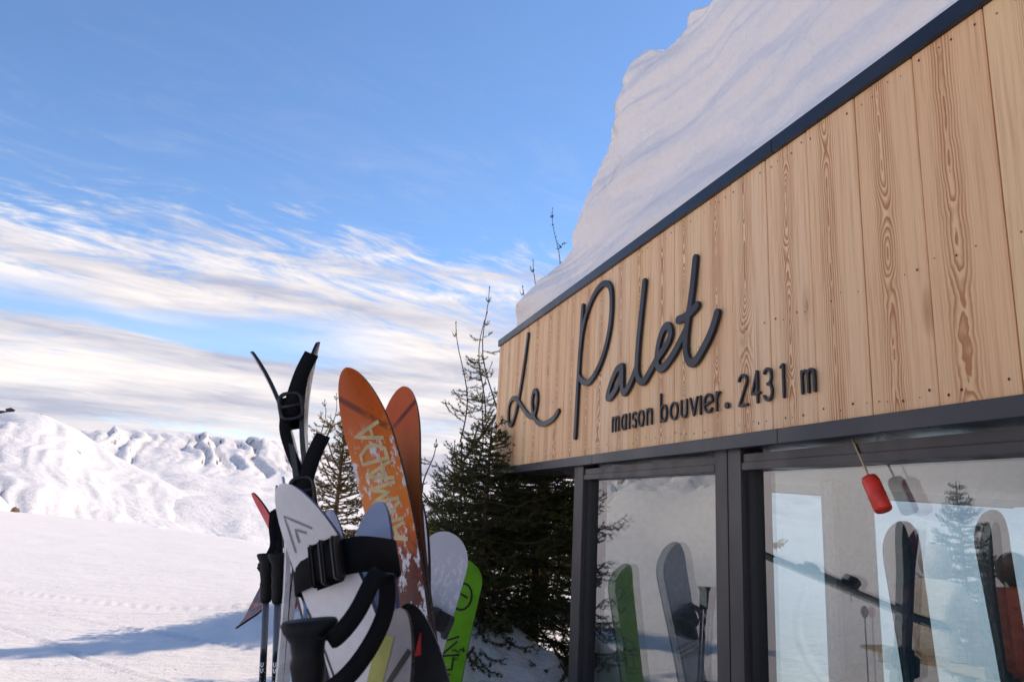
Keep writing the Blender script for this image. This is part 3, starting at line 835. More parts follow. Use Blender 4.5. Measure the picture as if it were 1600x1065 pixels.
def conifer(name, label, base, H, Rad, seed, mat, n_br=110, nd=520, nl=.014, droop=.25, z0=.12, leaders=(), top_pow=.9, bark=BARK, group=None, sparse_top=.0, nw=.0017, lead_br=12):
    """base at ground; leaders: extra upright stems (dx, dy, z_start, length)"""
    g = np.random.default_rng(seed)
    seg_a = []; seg_b = []; seg_r = []; tw = []       # woody segments; needle-bearing twig segments (a, b, density)
    def poly(pts, r0, r1, dens):
        for i in range(len(pts) - 1):
            t = i / max(1, len(pts) - 1)
            seg_a.append(pts[i]); seg_b.append(pts[i + 1]); seg_r.append((r0 + (r1 - r0) * t, r0 + (r1 - r0) * (t + 1 / max(1, len(pts) - 1))))
            if dens > 0: tw.append((pts[i], pts[i + 1], dens))
    tr_ = [np.array([.02 * H * math.sin(3 * q + seed) * q * .4, .02 * H * math.cos(2 * q + seed) * q * .4, q * H]) for q in np.linspace(0, 1, 14)]
    poly(tr_, .018 * H + .012, .004, 0)
    for q in range(9, 13): tw.append((tr_[q], tr_[q + 1], .35))
    def trunk(z):
        q = min(max(z / H, 0), 1) * 13; i = min(int(q), 12); return tr_[i] + (tr_[i + 1] - tr_[i]) * (q - i)
    def branch(p, az, L_, el0, dens, depth):
        n = max(4, int(L_ / .07)); pts = [p]; d_el = el0
        for i in range(n):
            t = (i + 1) / n
            el = el0 - droop * math.sin(math.pi * min(t * 1.1, 1)) * 1.2 + .45 * t * t
            az += g.normal(0, .07)
            pts.append(pts[-1] + np.array([math.cos(az) * math.cos(el), math.sin(az) * math.cos(el), math.sin(el)]) * L_ / n)
        poly(pts, .004 + .007 * L_ if depth == 0 else .0022, .0012, dens * (1 if L_ < .3 else .8))
        if depth >= 2: return
        ns = int(L_ / (.05 if depth == 0 else .06))
        for k in range(ns):
            t = (k + .7) / (ns + .3)
            if t < .12: continue
            i = min(int(t * n), n - 1); q = pts[i] + (pts[i + 1] - pts[i]) * (t * n - i)
            sl = L_ * (.52 if depth == 0 else .42) * (1.05 - t) * g.uniform(.6, 1.2) + .03
            if depth == 1: sl = min(sl, .09)
            sgn = 1 if k % 2 else -1
            branch(q, az + sgn * g.uniform(.6, 1.05), sl, el0 - .15 + g.normal(0, .22), dens, depth + 1 if sl > .10 else 2)
    for k in range(n_br):
        q = (k + g.uniform(0, 1)) / n_br
        z = H * (z0 + (.97 - z0) * q ** .85); rel = 1 - (z / H - z0) / (1 - z0)
        L_ = Rad * max(.06, rel ** top_pow) * g.uniform(.65, 1.15) + .03
        branch(trunk(z), k * 2.399 + g.normal(0, .3), L_, g.uniform(-.1, .3) + .45 * (1 - rel) ** 2, 1.0 - sparse_top * (1 - rel), 0)
    for dx, dy, zs, ll in leaders:
        p0 = np.array([dx, dy, zs]); tilt = g.normal(0, .07, 2)
        start = trunk(max(.1, zs - .35)); poly([start, (start + p0) / 2 + np.array([0, 0, -.05]), p0], .012, .008, 0)
        pts = [p0 + np.array([tilt[0] * t + .05 * math.sin(5 * t + dx * 9), tilt[1] * t, t]) * ll for t in np.linspace(0, 1, 10)]
        poly(pts, .008, .0032, .16); poly([pts[-1], pts[-1] + np.array([0, 0, .022])], .0065, .004, 0)
        for k in range(int(ll * lead_br)):
            t = g.uniform(.02, .62); i = min(int(t * 9), 8); q = pts[i] + (pts[i + 1] - pts[i]) * (t * 9 - i)
            branch(q, g.uniform(0, 6.28), (.30 * (1 - t) + .05) * g.uniform(.6, 1.1), g.uniform(.1, .7), .85, 1)
        for k in range(5):
            branch(pts[-1] - np.array([0, 0, .12 * ll]), k * 1.26 + g.uniform(0, .4), .05 * g.uniform(.6, 1.4), 1.0, .5, 2)
    # wood
    A_ = np.array(seg_a); B_ = np.array(seg_b); Rr = np.array(seg_r)
    d = B_ - A_; ln = np.linalg.norm(d, axis=1, keepdims=True) + 1e-9; d = d / ln
    ref = np.where(np.abs(d[:, 2:3]) > .9, [[1., 0, 0]], [[0, 0, 1.]]); s1 = np.cross(d, ref); s1 /= np.linalg.norm(s1, axis=1, keepdims=True); s2 = np.cross(d, s1)
    nk = 5; Vs = []
    for k in range(nk):
        c, s = math.cos(2 * math.pi * k / nk), math.sin(2 * math.pi * k / nk); o_ = s1 * c + s2 * s
        Vs.append(A_ + o_ * Rr[:, :1]); Vs.append(B_ + o_ * Rr[:, 1:])
    Vs = np.stack(Vs, 1).reshape(-1, 3); b0 = np.arange(len(A_))[:, None] * (2 * nk)
    F = np.concatenate([np.concatenate([b0 + 2 * k, b0 + 2 * ((k + 1) % nk), b0 + 2 * ((k + 1) % nk) + 1, b0 + 2 * k + 1], 1) for k in range(nk)])
    e_ = empty(name, base)
    tag(e_, label, 'tree', group)
    link('trunk', np_mesh('trunk', Vs, F), bark, e_, True)
    # needles
    a = np.array([q[0] for q in tw]); b = np.array([q[1] for q in tw]); dn = np.array([q[2] for q in tw])
    L_ = np.linalg.norm(b - a, axis=1); cnt = g.poisson(np.maximum(0, L_ * nd * dn))
    idx = np.repeat(np.arange(len(a)), cnt); n = len(idx)
    t = g.uniform(0, 1, (n, 1)); p = a[idx] + (b[idx] - a[idx]) * t
    ax = (b - a)[idx]; ax /= np.linalg.norm(ax, axis=1, keepdims=True) + 1e-9
    rv = g.normal(0, 1, (n, 3)); rv -= ax * (rv * ax).sum(1, keepdims=True); rv /= np.linalg.norm(rv, axis=1, keepdims=True) + 1e-9
    rv[:, 2] += .25
    nd_ = ax * g.uniform(.45, .9, (n, 1)) + rv; nd_ /= np.linalg.norm(nd_, axis=1, keepdims=True)
    sd = np.cross(nd_, g.normal(0, 1, (n, 3))); sd /= np.linalg.norm(sd, axis=1, keepdims=True) + 1e-9
    ll = nl * g.uniform(.7, 1.25, (n, 1)); w = nw
    V = np.stack([p - sd * w * .6, p + sd * w * .6, p + nd_ * ll * .6 + sd * w, p + nd_ * ll, p + nd_ * ll * .6 - sd * w], 1).reshape(-1, 3)
    q0 = np.arange(n)[:, None] * 5
    link('crown', np_mesh('crown', V, np.concatenate([q0, q0 + 1, q0 + 2, q0 + 3, q0 + 4], 1)), mat, e_)
    return e_, n
NEED = needle_mat('spruce_needles', (.028, .046, .012), (.06, .078, .018), (.11, .11, .03))
NEED2 = needle_mat('olive_needles', (.10, .085, .02), (.19, .13, .035), (.30, .17, .05))
def gz(x, y): return float(ground_h(np.array([x]), np.array([y]))[0])
def stand(x, y, dz=-.08): return (x, y, gz(x, y) + dz)
def place_trees():
    # A: several upright leaders just past the end of the fascia
    bx, by = -.42, 7.15
    b = Vector(stand(bx, by))
    lead = []
    for px, ytop, ylow, Y in ((771, 447, 640, 7.1), (749, 490, 660, 7.0), (721, 512, 690, 7.15), (828, 412, 560, 8.0), (832, 448, 560, 7.9), (704, 690, 790, 6.6), (662, 688, 770, 6.5), (742, 560, 720, 7.2), (690, 640 + 90, 800, 6.9)):
        p = at(px, ylow, Y); q = at(px, ytop, Y)
        lead.append((p.x - b.x, p.y - b.y, p.z - b.z, q.z - p.z))
    _, n = conifer('spruce_tree', 'green spruce with several tall bare leaders beside the fascia end', b, 1.75, .95, 11, NEED, 80, 560, .016, .25, .08, lead, .75)
    # B: dense and dark under the overhang
    _, n2 = conifer('spruce_tree', 'dense dark spruce growing under the fascia overhang against the corner post', stand(.27, 5.62), 1.80, 1.0, 23, NEED, 140, 620, .016, .3, .03, (), .55)
    _, n4 = conifer('spruce_tree', 'low bushy spruce with drooping lower branches beside the green snowboard', stand(-.12, 5.35), 1.42, .85, 29, NEED, 95, 600, .016, .34, .03, (), .6)
    # C: sunlit olive-brown little tree behind the skis
    cb = at(540, 640, 9.2)
    b = Vector(stand(cb.x, 9.2))
    lead = []
    for px, ytop, ylow in ((505, 628, 700), (516, 618, 690), (528, 640, 700), (548, 600, 680), (560, 655, 720), (497, 655, 720), (584, 670, 730)):
        p = at(px, ylow, 9.2); q = at(px, ytop, 9.2); lead.append((p.x - b.x, p.y - b.y + random.uniform(-.2, .2), p.z - b.z, q.z - p.z))
    _, n3 = conifer('spruce_tree', 'small sunlit olive brown spruce behind the ski rack', b, 2.25, .72, 37, NEED2, 110, 420, .02, .15, .05, lead, .7, TWIGB, nw=.0024)
    # D: tall one behind the building that throws the long shadow over the piste
    _, n5 = conifer('spruce_tree', 'tall spruce standing behind the restaurant', stand(.60, 10.5), 4.75, 1.2, 41, NEED, 150, 150, .035, .25, .08, [(.02, 0, 4.6, 1.25)], .6, nw=.006, lead_br=3)
    # F: taller still, farther back; only its shadow reaches the piste
    _, n7 = conifer('spruce_tree', 'tallest spruce, hidden behind the snow on the roof', stand(2.7, 12.15), 9.6, 1.9, 53, NEED, 240, 110, .045, .25, .1, (), .8, nw=.010)
    # E: young tree left of the viewer, mirrored in the glass
    _, n6 = conifer('spruce_tree', 'young spruce by the picnic table, mirrored in the window', stand(-5.5, 5.0), 2.1, .7, 43, NEED, 80, 260, .025, .2, .06, (), .8, nw=.004)
    print('needles', n, n2, n4, n3, n5, n6)
place_trees()
# ------------------------------------------------------------------ skis, boards, poles
EDGE = plain('steel_edge', (.35, .35, .37), .35, .9)
BLK = plain('black_plastic', (.012, .012, .013), .45, 0, .5, 0, .2, 60)
NYL = NT('black_webbing', (.006, .006, .007), .8, 0, .2)
_o = NYL.obj(); NYL.bump(NYL.noise(NYL.mapv(_o, (1, 1, 6)), 260, 2), .0008); NYL = NYL.m
RUB = plain('rubber_grip', (.007, .007, .008), .6, 0, .25, .0006, .2, 90)
WHT = plain('white_print', (.78, .78, .78), .4)
CREAM = plain('cream_print', (.74, .58, .28), .42)
REDP = plain('red_print', (.60, .035, .03), .4)
GRYP = plain('grey_print', (.20, .20, .21), .4)
PINK = plain('copper_print', (.45, .24, .19), .4)
def snowy(t, base, z0, z1, amt=.5):
    """snow stuck to the ski between z0 and z1 (m from the tail), ragged"""
    o = t.obj(); z = t.sep(o)[2]
    n = t.noise(t.mapv(o, (1.6, 1, .8)), 26, 6, .7)
    m_ = t.M('MULTIPLY', t.ss(z, z0, z0 + .06), t.ss(z, z1, z1 - .08))
    k = t.M('MULTIPLY', t.ss(n, .62 - amt * .12, .66 - amt * .10), m_)
    return t.mix(k, base, (.80, .79, .80))
def ski_paint(name, c, rough=.3, band=None, spec=.35):
    t = NT(name, c, rough, 0, spec)
    o = t.obj(); n = t.noise(o, 9, 5, .6)
    base = t.mix(t.ss(n, .3, .7), tuple(q * .86 for q in c), tuple(min(1, q * 1.1) for q in c))
    t.color(base); t.rough(t.ss(t.noise(o, 30, 4), .3, .7, rough - .05, rough + .12))
    t.b.inputs['Coat Weight'].default_value = .1; t.b.inputs['Coat Roughness'].default_value = .12
    return t
def orange_mat(name, L, dark=.0, top=.0):
    t = ski_paint(name, (.62, .13, .025)); o = t.obj(); s = t.sep(o); z = s[2]; x = s[0]
    n = t.noise(t.mapv(o, (2, 1, .6)), 7, 6, .65, .8); n2 = t.noise(o, 16, 4, .6)
    f = t.M('ADD', t.M('MULTIPLY', t.M('SUBTRACT', L, z), 1.0), t.M('MULTIPLY', t.M('SUBTRACT', n, .5), .30))   # metres down from the tip
    c = t.ramp(t.M('MULTIPLY', f, 1.0), [(.0, (.66, .12, .02)), (.10, (.72, .13, .02)), (.17, (.76, .17, .02)), (.27, (.85, .26, .04)), (.38, (.80, .19, .035)), (.46, (.20, .055, .035)), (.60, (.085, .04, .04)), (1., (.05, .03, .033))])
    blk = t.M('MULTIPLY', t.ss(n, .60, .70), t.ss(t.M('SUBTRACT', L, z), .06, .12))
    c = t.mix(t.M('MULTIPLY', blk, .55), c, (.10, .03, .02))
    lz = t.M('SUBTRACT', L, z)
    br = t.M('SUBTRACT', t.M('ADD', lz, t.M('MULTIPLY', x, .9)), .105)
    c = t.mix(t.M('MULTIPLY', t.M('MULTIPLY', t.ss(t.M('ABSOLUTE', br), .014, .004), t.ss(n2, .3, .6)), .75), c, (.07, .02, .015))
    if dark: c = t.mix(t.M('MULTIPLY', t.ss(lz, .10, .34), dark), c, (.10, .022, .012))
    t.color(c)
    if top: t.color(snowy(t, c, L - .66, L - .12, top))
    return t.m
def ski_width(t, W, waist=.68, tail=.86, tip=.115, blunt=2.3):
    w = np.interp(t, [0, .1, .5, .86, 1], [tail, tail, waist, 1, 1])
    k = t > 1 - tip
    w = np.where(k, w * np.maximum(0, 1 - (np.abs((t - (1 - tip)) / tip)) ** blunt) ** (1 / blunt * 1.05), w)
    k = t < .012
    w = np.where(k, w * np.sqrt(np.maximum(.25, 1 - ((.012 - t) / .014) ** 2)), w)
    return np.maximum(w * W / 2, .0015)
class Ski:
    def __init__(s, name, label, cat, group, tip, low, f, W, top, base, rise=.09, rise0=.80, th=.013, waist=.68, tip_len=.115, blunt=2.3, sink=.07, edge=EDGE, tail_rise=.02, zmin=None, Lmax=None, binding=True):
        tip, low = Vector(tip), Vector(low)
        up = (tip - low).normalized()
        if Lmax: L = Lmax
        else:
            L = 1.5
            for _ in range(6):
                tl = tip - up * L; L = (tip.z - (gz(tl.x, tl.y) - sink)) / up.z
        f = Vector(f); y = (f - up * f.dot(up)).normalized(); xx = y.cross(up)
        s.L, s.W, s.rise, s.r0, s.th = L, W, rise, rise0, th
        M_ = Matrix((xx, y, up)).transposed().to_4x4(); M_.translation = tip - up * L
        s.M = M_; s.trise = tail_rise
        s.e = empty(name, mat=M_); tag(s.e, label, cat, group)
        n = 56; t = np.concatenate([np.linspace(0, .012, 5), np.linspace(.012, 1 - tip_len, n)[1:], 1 - tip_len + tip_len * np.sin(np.linspace(0, math.pi / 2, 22))[1:]])
        w = ski_width(t, W, waist, .86, tip_len, blunt); z = t * L; s.t, s.w = t, w
        b = np.array([s.bend(q) for q in z]); thk = th * np.interp(t, [0, .1, .5, .85, 1], [.55, .8, 1.35, .8, .45])
        s.thk = thk
        cols = np.linspace(-1, 1, 5); k = len(t)
        crown = .0012 * (1 - cols ** 2)
        Vt = np.stack([w[:, None] * cols[None, :], (b + thk / 2)[:, None] + crown[None, :], np.repeat(z[:, None], 5, 1)], -1)
        Vb = np.stack([w[:, None] * cols[None, :], np.repeat((b - thk / 2)[:, None], 5, 1), np.repeat(z[:, None], 5, 1)], -1)
        link('topsheet', np_mesh('topsheet', Vt.reshape(-1, 3), grid_faces(k, 5)), top, s.e, True)
        link('base', np_mesh('base', Vb.reshape(-1, 3), grid_faces(k, 5)[:, ::-1]), base, s.e, True)
        # sidewall loop
        lt = np.concatenate([Vt[:, 0], Vt[::-1, -1]]); lb = np.concatenate([Vb[:, 0], Vb[::-1, -1]])
        m_ = len(lt); F = np.array([(i, (i + 1) % m_, m_ + (i + 1) % m_, m_ + i) for i in range(m_)])
        link('sidewall', np_mesh('sidewall', np.concatenate([lt, lb]), F), edge, s.e, False)
        if binding: s.binding()
    def bend(s, z):
        t = z / s.L; r = 0.
        if t > s.r0: r += s.rise * ((t - s.r0) / (1 - s.r0)) ** 2
        if t < .12: r += s.trise * ((.12 - t) / .12) ** 2
        return r
    def surf(s, x, z, side=1, off=.0009):
        t = z / s.L; th = float(np.interp(t, s.t, s.thk)); w = float(np.interp(t, s.t, s.w))
        c = .0012 * (1 - min(1, abs(x) / max(w, 1e-4)) ** 2) if side > 0 else 0
        return (x, s.bend(z) + side * (th / 2 + off) + side * c, z)
    def strokes(s, name, lines, w, mat, side=1, clip=True):
        """flat print: polylines of (x, z) in ski coordinates"""
        b = MB()
        for ln in lines:
            P = [Vector((a, c)) for a, c in ln]; pts = []
            for p, q in zip(P[:-1], P[1:]):
                n = max(2, int((q - p).length / .012))
                pts += [p + (q - p) * (i / n) for i in range(n)]
            pts.append(P[-1]); L_ = []; 
            for i, p in enumerate(pts):
                d = (pts[min(i + 1, len(pts) - 1)] - pts[max(i - 1, 0)]).normalized(); nn = Vector((-d.y, d.x)) * w / 2
                if i == 0: p = p - d * w / 2
                if i == len(pts) - 1: p = p + d * w / 2
                L_ += [p + nn, p - nn]
            v = [s.surf(q.x, q.y, side, .0009 + .00012 * len(b.f) % .0005) for q in L_]
            fs = [(2 * i, 2 * i + 1, 2 * i + 3, 2 * i + 2) for i in range(len(pts) - 1)]
            b.add(v, fs if side > 0 else [q[::-1] for q in fs])
        return link(name, b.mesh(name), mat, s.e)
    def patch(s, name, poly, mat, side=1, off=.0007):
        """flat printed quad strip: poly = list of (xl, xr, z)"""
        b = MB(); v = []
        for xl, xr, z in poly: v += [s.surf(xl, z, side, off), s.surf((xl + xr) / 2, z, side, off), s.surf(xr, z, side, off)]
        f = []
        for i in range(len(poly) - 1):
            for j in range(2): f.append((3 * i + j, 3 * i + j + 1, 3 * i + j + 4, 3 * i + j + 3))
        b.add(v, f if side > 0 else [q[::-1] for q in f]); return link(name, b.mesh(name), mat, s.e, True)
    def binding(s):
        z = s.L * .47; y0 = s.th * .65
        bt = empty('binding'); bt.parent = s.e
        MB().box(-.035, .035, y0, y0 + .022, z - .20, z + .24).build('plate', BLK, bt, bevel=.004)
        MB().box(-.033, .033, y0 + .022, y0 + .055, z + .12, z + .22).build('toe_piece', BLK, bt, bevel=.008)
        MB().box(-.030, .030, y0 + .022, y0 + .075, z - .18, z - .08).build('heel_piece', BLK, bt, bevel=.010)
        for q in (-1, 1): MB().tube([(q * .042, y0 + .01, z - .06), (q * .046, y0 + .004, z - .12), (q * .046, y0 - .05, z - .17)], .003, 6).build('brake_arm', EDGE, bt)
FONT = {'A': [[(0, 0), (.5, 1), (1, 0)], [(.22, .33), (.78, .33)]], 'R': [[(0, 0), (0, 1), (.75, 1), (.95, .8), (.75, .55), (0, .5)], [(.4, .5), (1, 0)]], 'M': [[(0, 0), (.08, 1), (.5, .25), (.92, 1), (1, 0)]],
        'D': [[(0, 0), (0, 1), (.6, 1), (1, .65), (1, .35), (.6, 0), (0, 0)]], 'P': [[(0, 0), (0, 1), (.8, 1), (1, .8), (.8, .5), (0, .5)]], 'I': [[(.5, 0), (.5, 1)]]}
def pair(name, labels, cat, group, tip, low, f, W, mats, gap=.012, **kw):
    """two skis base to base, tips curling apart; the first one's top faces f"""
    up = (Vector(tip) - Vector(low)).normalized(); f = Vector(f); fy = (f - up * f.dot(up)).normalized()
    h = fy * gap / 2
    a = Ski(name, labels[0], cat, group, Vector(tip) + h, Vector(low) + h, f, W, mats[0], mats[1], **kw)
    b = Ski(name, labels[1], cat, group, Vector(tip) - h, Vector(low) - h, -f, W, mats[2], mats[3], **kw)
    return a, b
def strap(label, s, z, w=.045, half=(.065, .030), flap=None, buckle=True, tilt=0.):
    """webbing loop round a pair of skis; s = first ski of the pair, z metres from its tail"""
    e_ = empty('ski_strap', mat=s.M @ Matrix.Translation((0, -.006, z)) @ Matrix.Rotation(tilt, 4, 'Y'))
    tag(e_, label, 'strap', None)
    a, b = half; pts = []
    for k in range(29):
        q = 2 * math.pi * k / 28; c, sn = math.cos(q), math.sin(q)
        pts.append((a * math.copysign(abs(c) ** .5, c), b * math.copysign(abs(sn) ** .5, sn), 0))
    MB().ribbon(pts, (0, 0, 1), w, .003).build('band', NYL, e_, True)
    if flap == 'side':
        fr = MB(); rx = -a - .007
        fr.tube([(rx, -.003 + .022 * math.copysign(abs(math.cos(q)) ** .6, math.cos(q)), .027 * math.copysign(abs(math.sin(q)) ** .6, math.sin(q))) for q in [math.pi * 2 * k / 20 for k in range(21)]], .0042, 6, False)
        fr.tube([(rx, -.022, .0), (rx, .018, .0)], .0045, 6)
        fr.build('buckle', BLK, e_, True)
        MB().ribbon(spline([(-a - .002, .004, -.02), (-a - .008, -.012, .02), (-a - .010, -.034, .066), (-a - .008, -.058, .104)], 6), (.05, 1, .55), .030, .003).build('flap', NYL, e_, True)
        MB().ribbon(spline([(-a - .002, .012, -.02), (-a + .004, .016, -.05), (-a + .01, .008, -.10), (-a + .012, -.006, -.15)], 6), (.05, 1, .1), .020, .003).build('loose_end', NYL, e_, True)
        return e_
    if buckle:
        fr = MB(); bx = a * .2
        fr.tube([(bx + .026 * math.cos(q), b + .008, .028 * math.sin(q)) for q in [math.pi * 2 * k / 16 for k in range(17)]], .005, 6, False)
        fr.tube([(bx, b + .010, -.026), (bx, b + .010, .026)], .005, 6)
        fr.build('buckle', BLK, e_, True)
    if flap:
        MB().ribbon(spline([(0, b + .004, 0), flap[0], flap[1]], 8), flap[2], w * .95, .003).build('flap', NYL, e_, True)
    return e_
def pole(label, top, low, group, gripc=RUB, shaft=None, r=.0085, strap_pts=None, text=None, grip_w=1., gl=.125):
    top, low = Vector(top), Vector(low); up = (top - low).normalized(); L = 1.2
    for _ in range(6):
        tl = top - up * L; L = (top.z - (gz(tl.x, tl.y) - .06)) / up.z
    tail = top - up * L
    # y axis looks back at the viewer
    y = (Vector((0, 0, EYE)) - top); y = (y - up * y.dot(up)).normalized(); xx = y.cross(up)
    M_ = Matrix((xx, y, up)).transposed().to_4x4(); M_.translation = tail
    e_ = empty('ski_pole', mat=M_); tag(e_, label, 'ski pole', group)
    n = 22; prof = [(0, .0105), (.008, .0135), (.03, .0135), (.045, .0155), (.055, .0142), (.075, .0165), (.085, .0150), (.10, .0160), (.112, .0195), (.121, .0205), (.125, .018)]
    g = MB(); g.tube([(0, 0, L - gl + z * gl / .125) for z, q in prof], [q * grip_w for z, q in prof], 18)
    for v in g.v: v.x *= 1.12; v.x += .006 * sstep(L - .03, L, v.z) * grip_w * (1 if v.x > 0 else -1.6)
    g.build('grip', gripc, e_, True)
    MB().tube([(0, 0, .05), (0, 0, L * .6), (0, 0, L - gl)], [r * .75, r, r], 14).build('shaft', shaft, e_, True)
    MB().tube([(0, 0, -.0), (0, 0, .05)], [.002, r * .8], 10).build('tip', EDGE, e_, True)
    MB().tube([(0, 0, .075), (0, 0, .082), (0, 0, .09)], [.030, .034, .012], 16).build('basket', BLK, e_, True)
    if strap_pts:
        iv = M_.inverted(); P = [iv @ Vector(p) for p in strap_pts[0]]
        MB().ribbon(spline(P, 7), strap_pts[1], strap_pts[2], .0025).build('wrist_strap', NYL, e_, True)
    if text:
        b = MB(); hgt = .0105; adv = .0135; z = text[1] * L
        for ch in text[0]:
            for ln in FONT[ch]:
                for p, q in zip(ln[:-1], ln[1:]):
                    # reads downwards along the shaft
                    P = [Vector((p[1] * hgt - hgt / 2, z - p[0] * .010)), Vector((q[1] * hgt - hgt / 2, z - q[0] * .010))]
                    d = (P[1] - P[0]).normalized(); nn = Vector((-d.y, d.x)) * .0011
                    v = []
                    for pt in (P[0] + nn, P[0] - nn, P[1] - nn, P[1] + nn):
                        a = pt.x / (r + .0004); v.append(((r + .0004) * math.sin(a), (r + .0004) * math.cos(a), pt.y))
                    b.add(v, [(0, 1, 2, 3)])
            z -= adv
        b.build('lettering', WHT, e_)
    return e_
RACK = 'skis standing in the snow'
def place_skis():
    # --- orange freeride pair
    tipA, lowA = at(588, 590, 1.78), at(652, 1065, 1.70)
    f = Vector((-.42, -.9, .05))
    LA = 1.83
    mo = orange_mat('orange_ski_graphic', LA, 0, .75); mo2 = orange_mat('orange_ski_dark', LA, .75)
    blk = ski_paint('black_ski_paint', (.012, .011, .012)).m
    side = ski_paint('dark_sidewall', (.03, .02, .02)).m
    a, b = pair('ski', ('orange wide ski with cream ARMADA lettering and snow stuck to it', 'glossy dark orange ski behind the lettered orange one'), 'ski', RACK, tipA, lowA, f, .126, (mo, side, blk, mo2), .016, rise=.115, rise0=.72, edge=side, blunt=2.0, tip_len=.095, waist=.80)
    z0 = a.L - .40; adv = .046; lines = []
    for ch in 'ARMADA':
        for ln in FONT[ch]: lines.append([(-(p[1] - .5) * .068 * -1, z0 + p[0] * .036) for p in ln])
        z0 += adv
    a.strokes('lettering', lines, .0085, CREAM)
    # --- white pair, closest
    tip, low = at(520, 772, 1.16), at(580, 1065, 1.08)
    wh = ski_paint('white_ski_paint', (.72, .70, .69), .3).m; bl = ski_paint('slate_blue_ski_base', (.27, .30, .38), .4).m; nav = ski_paint('navy_ski_edge', (.035, .05, .13), .4).m
    grey_w = ski_paint('pale_grey_ski_paint', (.55, .56, .60), .3).m
    a, b = pair('ski', ('white ski with grey arrow emblem bound by a wide black strap', 'slate blue based ski strapped behind the white one'), 'ski', RACK, tip, low, Vector((-.50, -.86, .1)), .104, (wh, bl, wh, bl), .016, rise=.10, rise0=.80, edge=nav, blunt=2.2, waist=.74)
    L = a.L
    a.strokes('emblem', [[(.030, L - .085), (.020, L - .038), (-.012, L - .068)], [(.017, L - .076), (.013, L - .060), (.0, L - .070)]], .0032, GRYP)
    a.patch('stripe', [(-.030, -.012, L - .40), (-.022, .004, L - .34), (-.020, -.002, L - .30)], PINK)
    a.patch('stripe', [(.0, .022, L - .52), (-.022, .006, L - .45), (-.028, -.010, L - .41)], PINK)
    a.strokes('stripe', [[(.052, L - .16), (.044, L - .26), (.050, L - .40)]], .003, BLK)
    st = strap('wide black padded strap round the white and blue skis', a, L - .118, .050, (.066, .060), None, False, -.10)
    pd = MB(); pd.box(-.056, .012, .056, .076, -.034, .030); pd.build('pad', NYL, st, True, bevel=.010, seg=3)
    MB().box(-.048, -.040, .060, .082, -.032, .028).build('pad_rib', BLK, st, bevel=.003); MB().box(-.026, -.018, .060, .082, -.033, .029).build('pad_rib', BLK, st, bevel=.003); MB().box(-.006, .000, .060, .082, -.032, .028).build('pad_rib', BLK, st, bevel=.003)
    # black pole with long wrist strap in front
    sh_b = plain('black_shaft', (.02, .02, .022), .35, .3)
    p = lambda x_, y_, Y_: at(x_, y_, Y_)
    pole('black ski pole whose long wrist strap loops over the white ski', at(481, 968, .93), at(481, 1065, .93), RACK, RUB, sh_b, .009,
         ([p(498, 990, .925), p(520, 998, .92), p(556, 958, .93), p(588, 898, .97), p(603, 905, .99), p(603, 950, .98), p(583, 1000, .95), p(548, 1050, .92), p(505, 1085, .92)], Vector((.85, .1, .5)), .022), None, 1.12)
    # --- small grey and yellow ski
    ylw = ski_paint('grey_yellow_ski', (.30, .27, .26), .3).m; YEL = plain('lime_print', (.36, .36, .05), .4)
    a = Ski('ski', 'short grey ski with lime panel and black arrow emblem', 'ski', RACK, at(650, 958, 1.02), at(622, 1065, 1.0), Vector((-.55, -.82, .1)), .075, ylw, blk, rise=.03, edge=side)
    L = a.L
    a.patch('panel', [(.010, .034, L - .15), (.010, .036, L - .11), (.006, .034, L - .07), (.002, .026, L - .035)], YEL)
    a.strokes('emblem', [[(.030, L - .185), (-.004, L - .105), (-.012, L - .150)], [(.014, L - .165), (-.002, L - .132), (-.004, L - .158)]], .006, BLK)
    a.strokes('stripe', [[(.018, L - .13), (-.006, L - .08), (-.024, L - .05)]], .008, BLK)
    a = Ski('ski', 'black ski tip with red flash beside the grey and lime ski', 'ski', RACK, at(648, 944, 1.22), at(668, 1065, 1.2), Vector((-.1, -1, .05)), .075, blk, blk, rise=.05, edge=side)
    a.patch('flash', [(-.004, .006, a.L - .075), (-.010, -.006, a.L - .052), (-.012, -.010, a.L - .045)], REDP)
    # --- black pair seen edge-on, strapped twice
    gr = ski_paint('graphite_ski', (.025, .026, .028), .25).m; sil = plain('silver_edge', (.42, .42, .44), .3, .8)
    tip, low = at(446, 542, 1.55), at(516, 1065, 1.50)
    a, b = pair('ski', ('black ski seen edge on, its tip curling left above the straps', 'black ski seen edge on, its tip curling away to the right'), 'ski', RACK, tip, low, Vector((-.985, -.17, 0)), .105, (gr, gr, gr, gr), .020, rise=.060, rise0=.86, edge=gr, th=.014)
    L = a.L
    strap('black strap with round buckle high on the edge-on black skis', a, L - .15, .042, (.058, .024), 'side', True, .0)
    strap('black strap low on the edge-on black skis with its flap up', a, L - .325, .042, (.058, .024), 'side', True, .0)
    # --- silver pair, upright
    slv = plain('silver_ski', (.55, .55, .57), .3, .4)
    a, b = pair('ski', ('slim silver ski standing edge on beside the black poles', 'second silver ski back to back with the slim silver one'), 'ski', RACK, at(466, 745, 1.85), at(441, 1065, 1.80), Vector((-.95, -.31, 0)), .105, (slv, gr, slv, gr), .014, rise=.03, edge=slv)
    # --- pair with black, white and red stripes crossing behind
    str_ = ski_paint('striped_ski', (.02, .02, .022), .25).m
    a, b = pair('ski', ('black ski with white and red stripes leaning across the silver skis', 'second black striped ski behind the leaning one'), 'ski', RACK, at(452, 792, 2.3), at(520, 1065, 2.25), Vector((-.55, -.83, 0)), .10, (str_, gr, str_, gr), .016, rise=.05, edge=side)
    a.strokes('stripe', [[(.03, a.L * .2), (.03, a.L - .12)]], .012, WHT); a.strokes('stripe', [[(-.02, a.L * .3), (-.02, a.L - .10)]], .010, REDP)
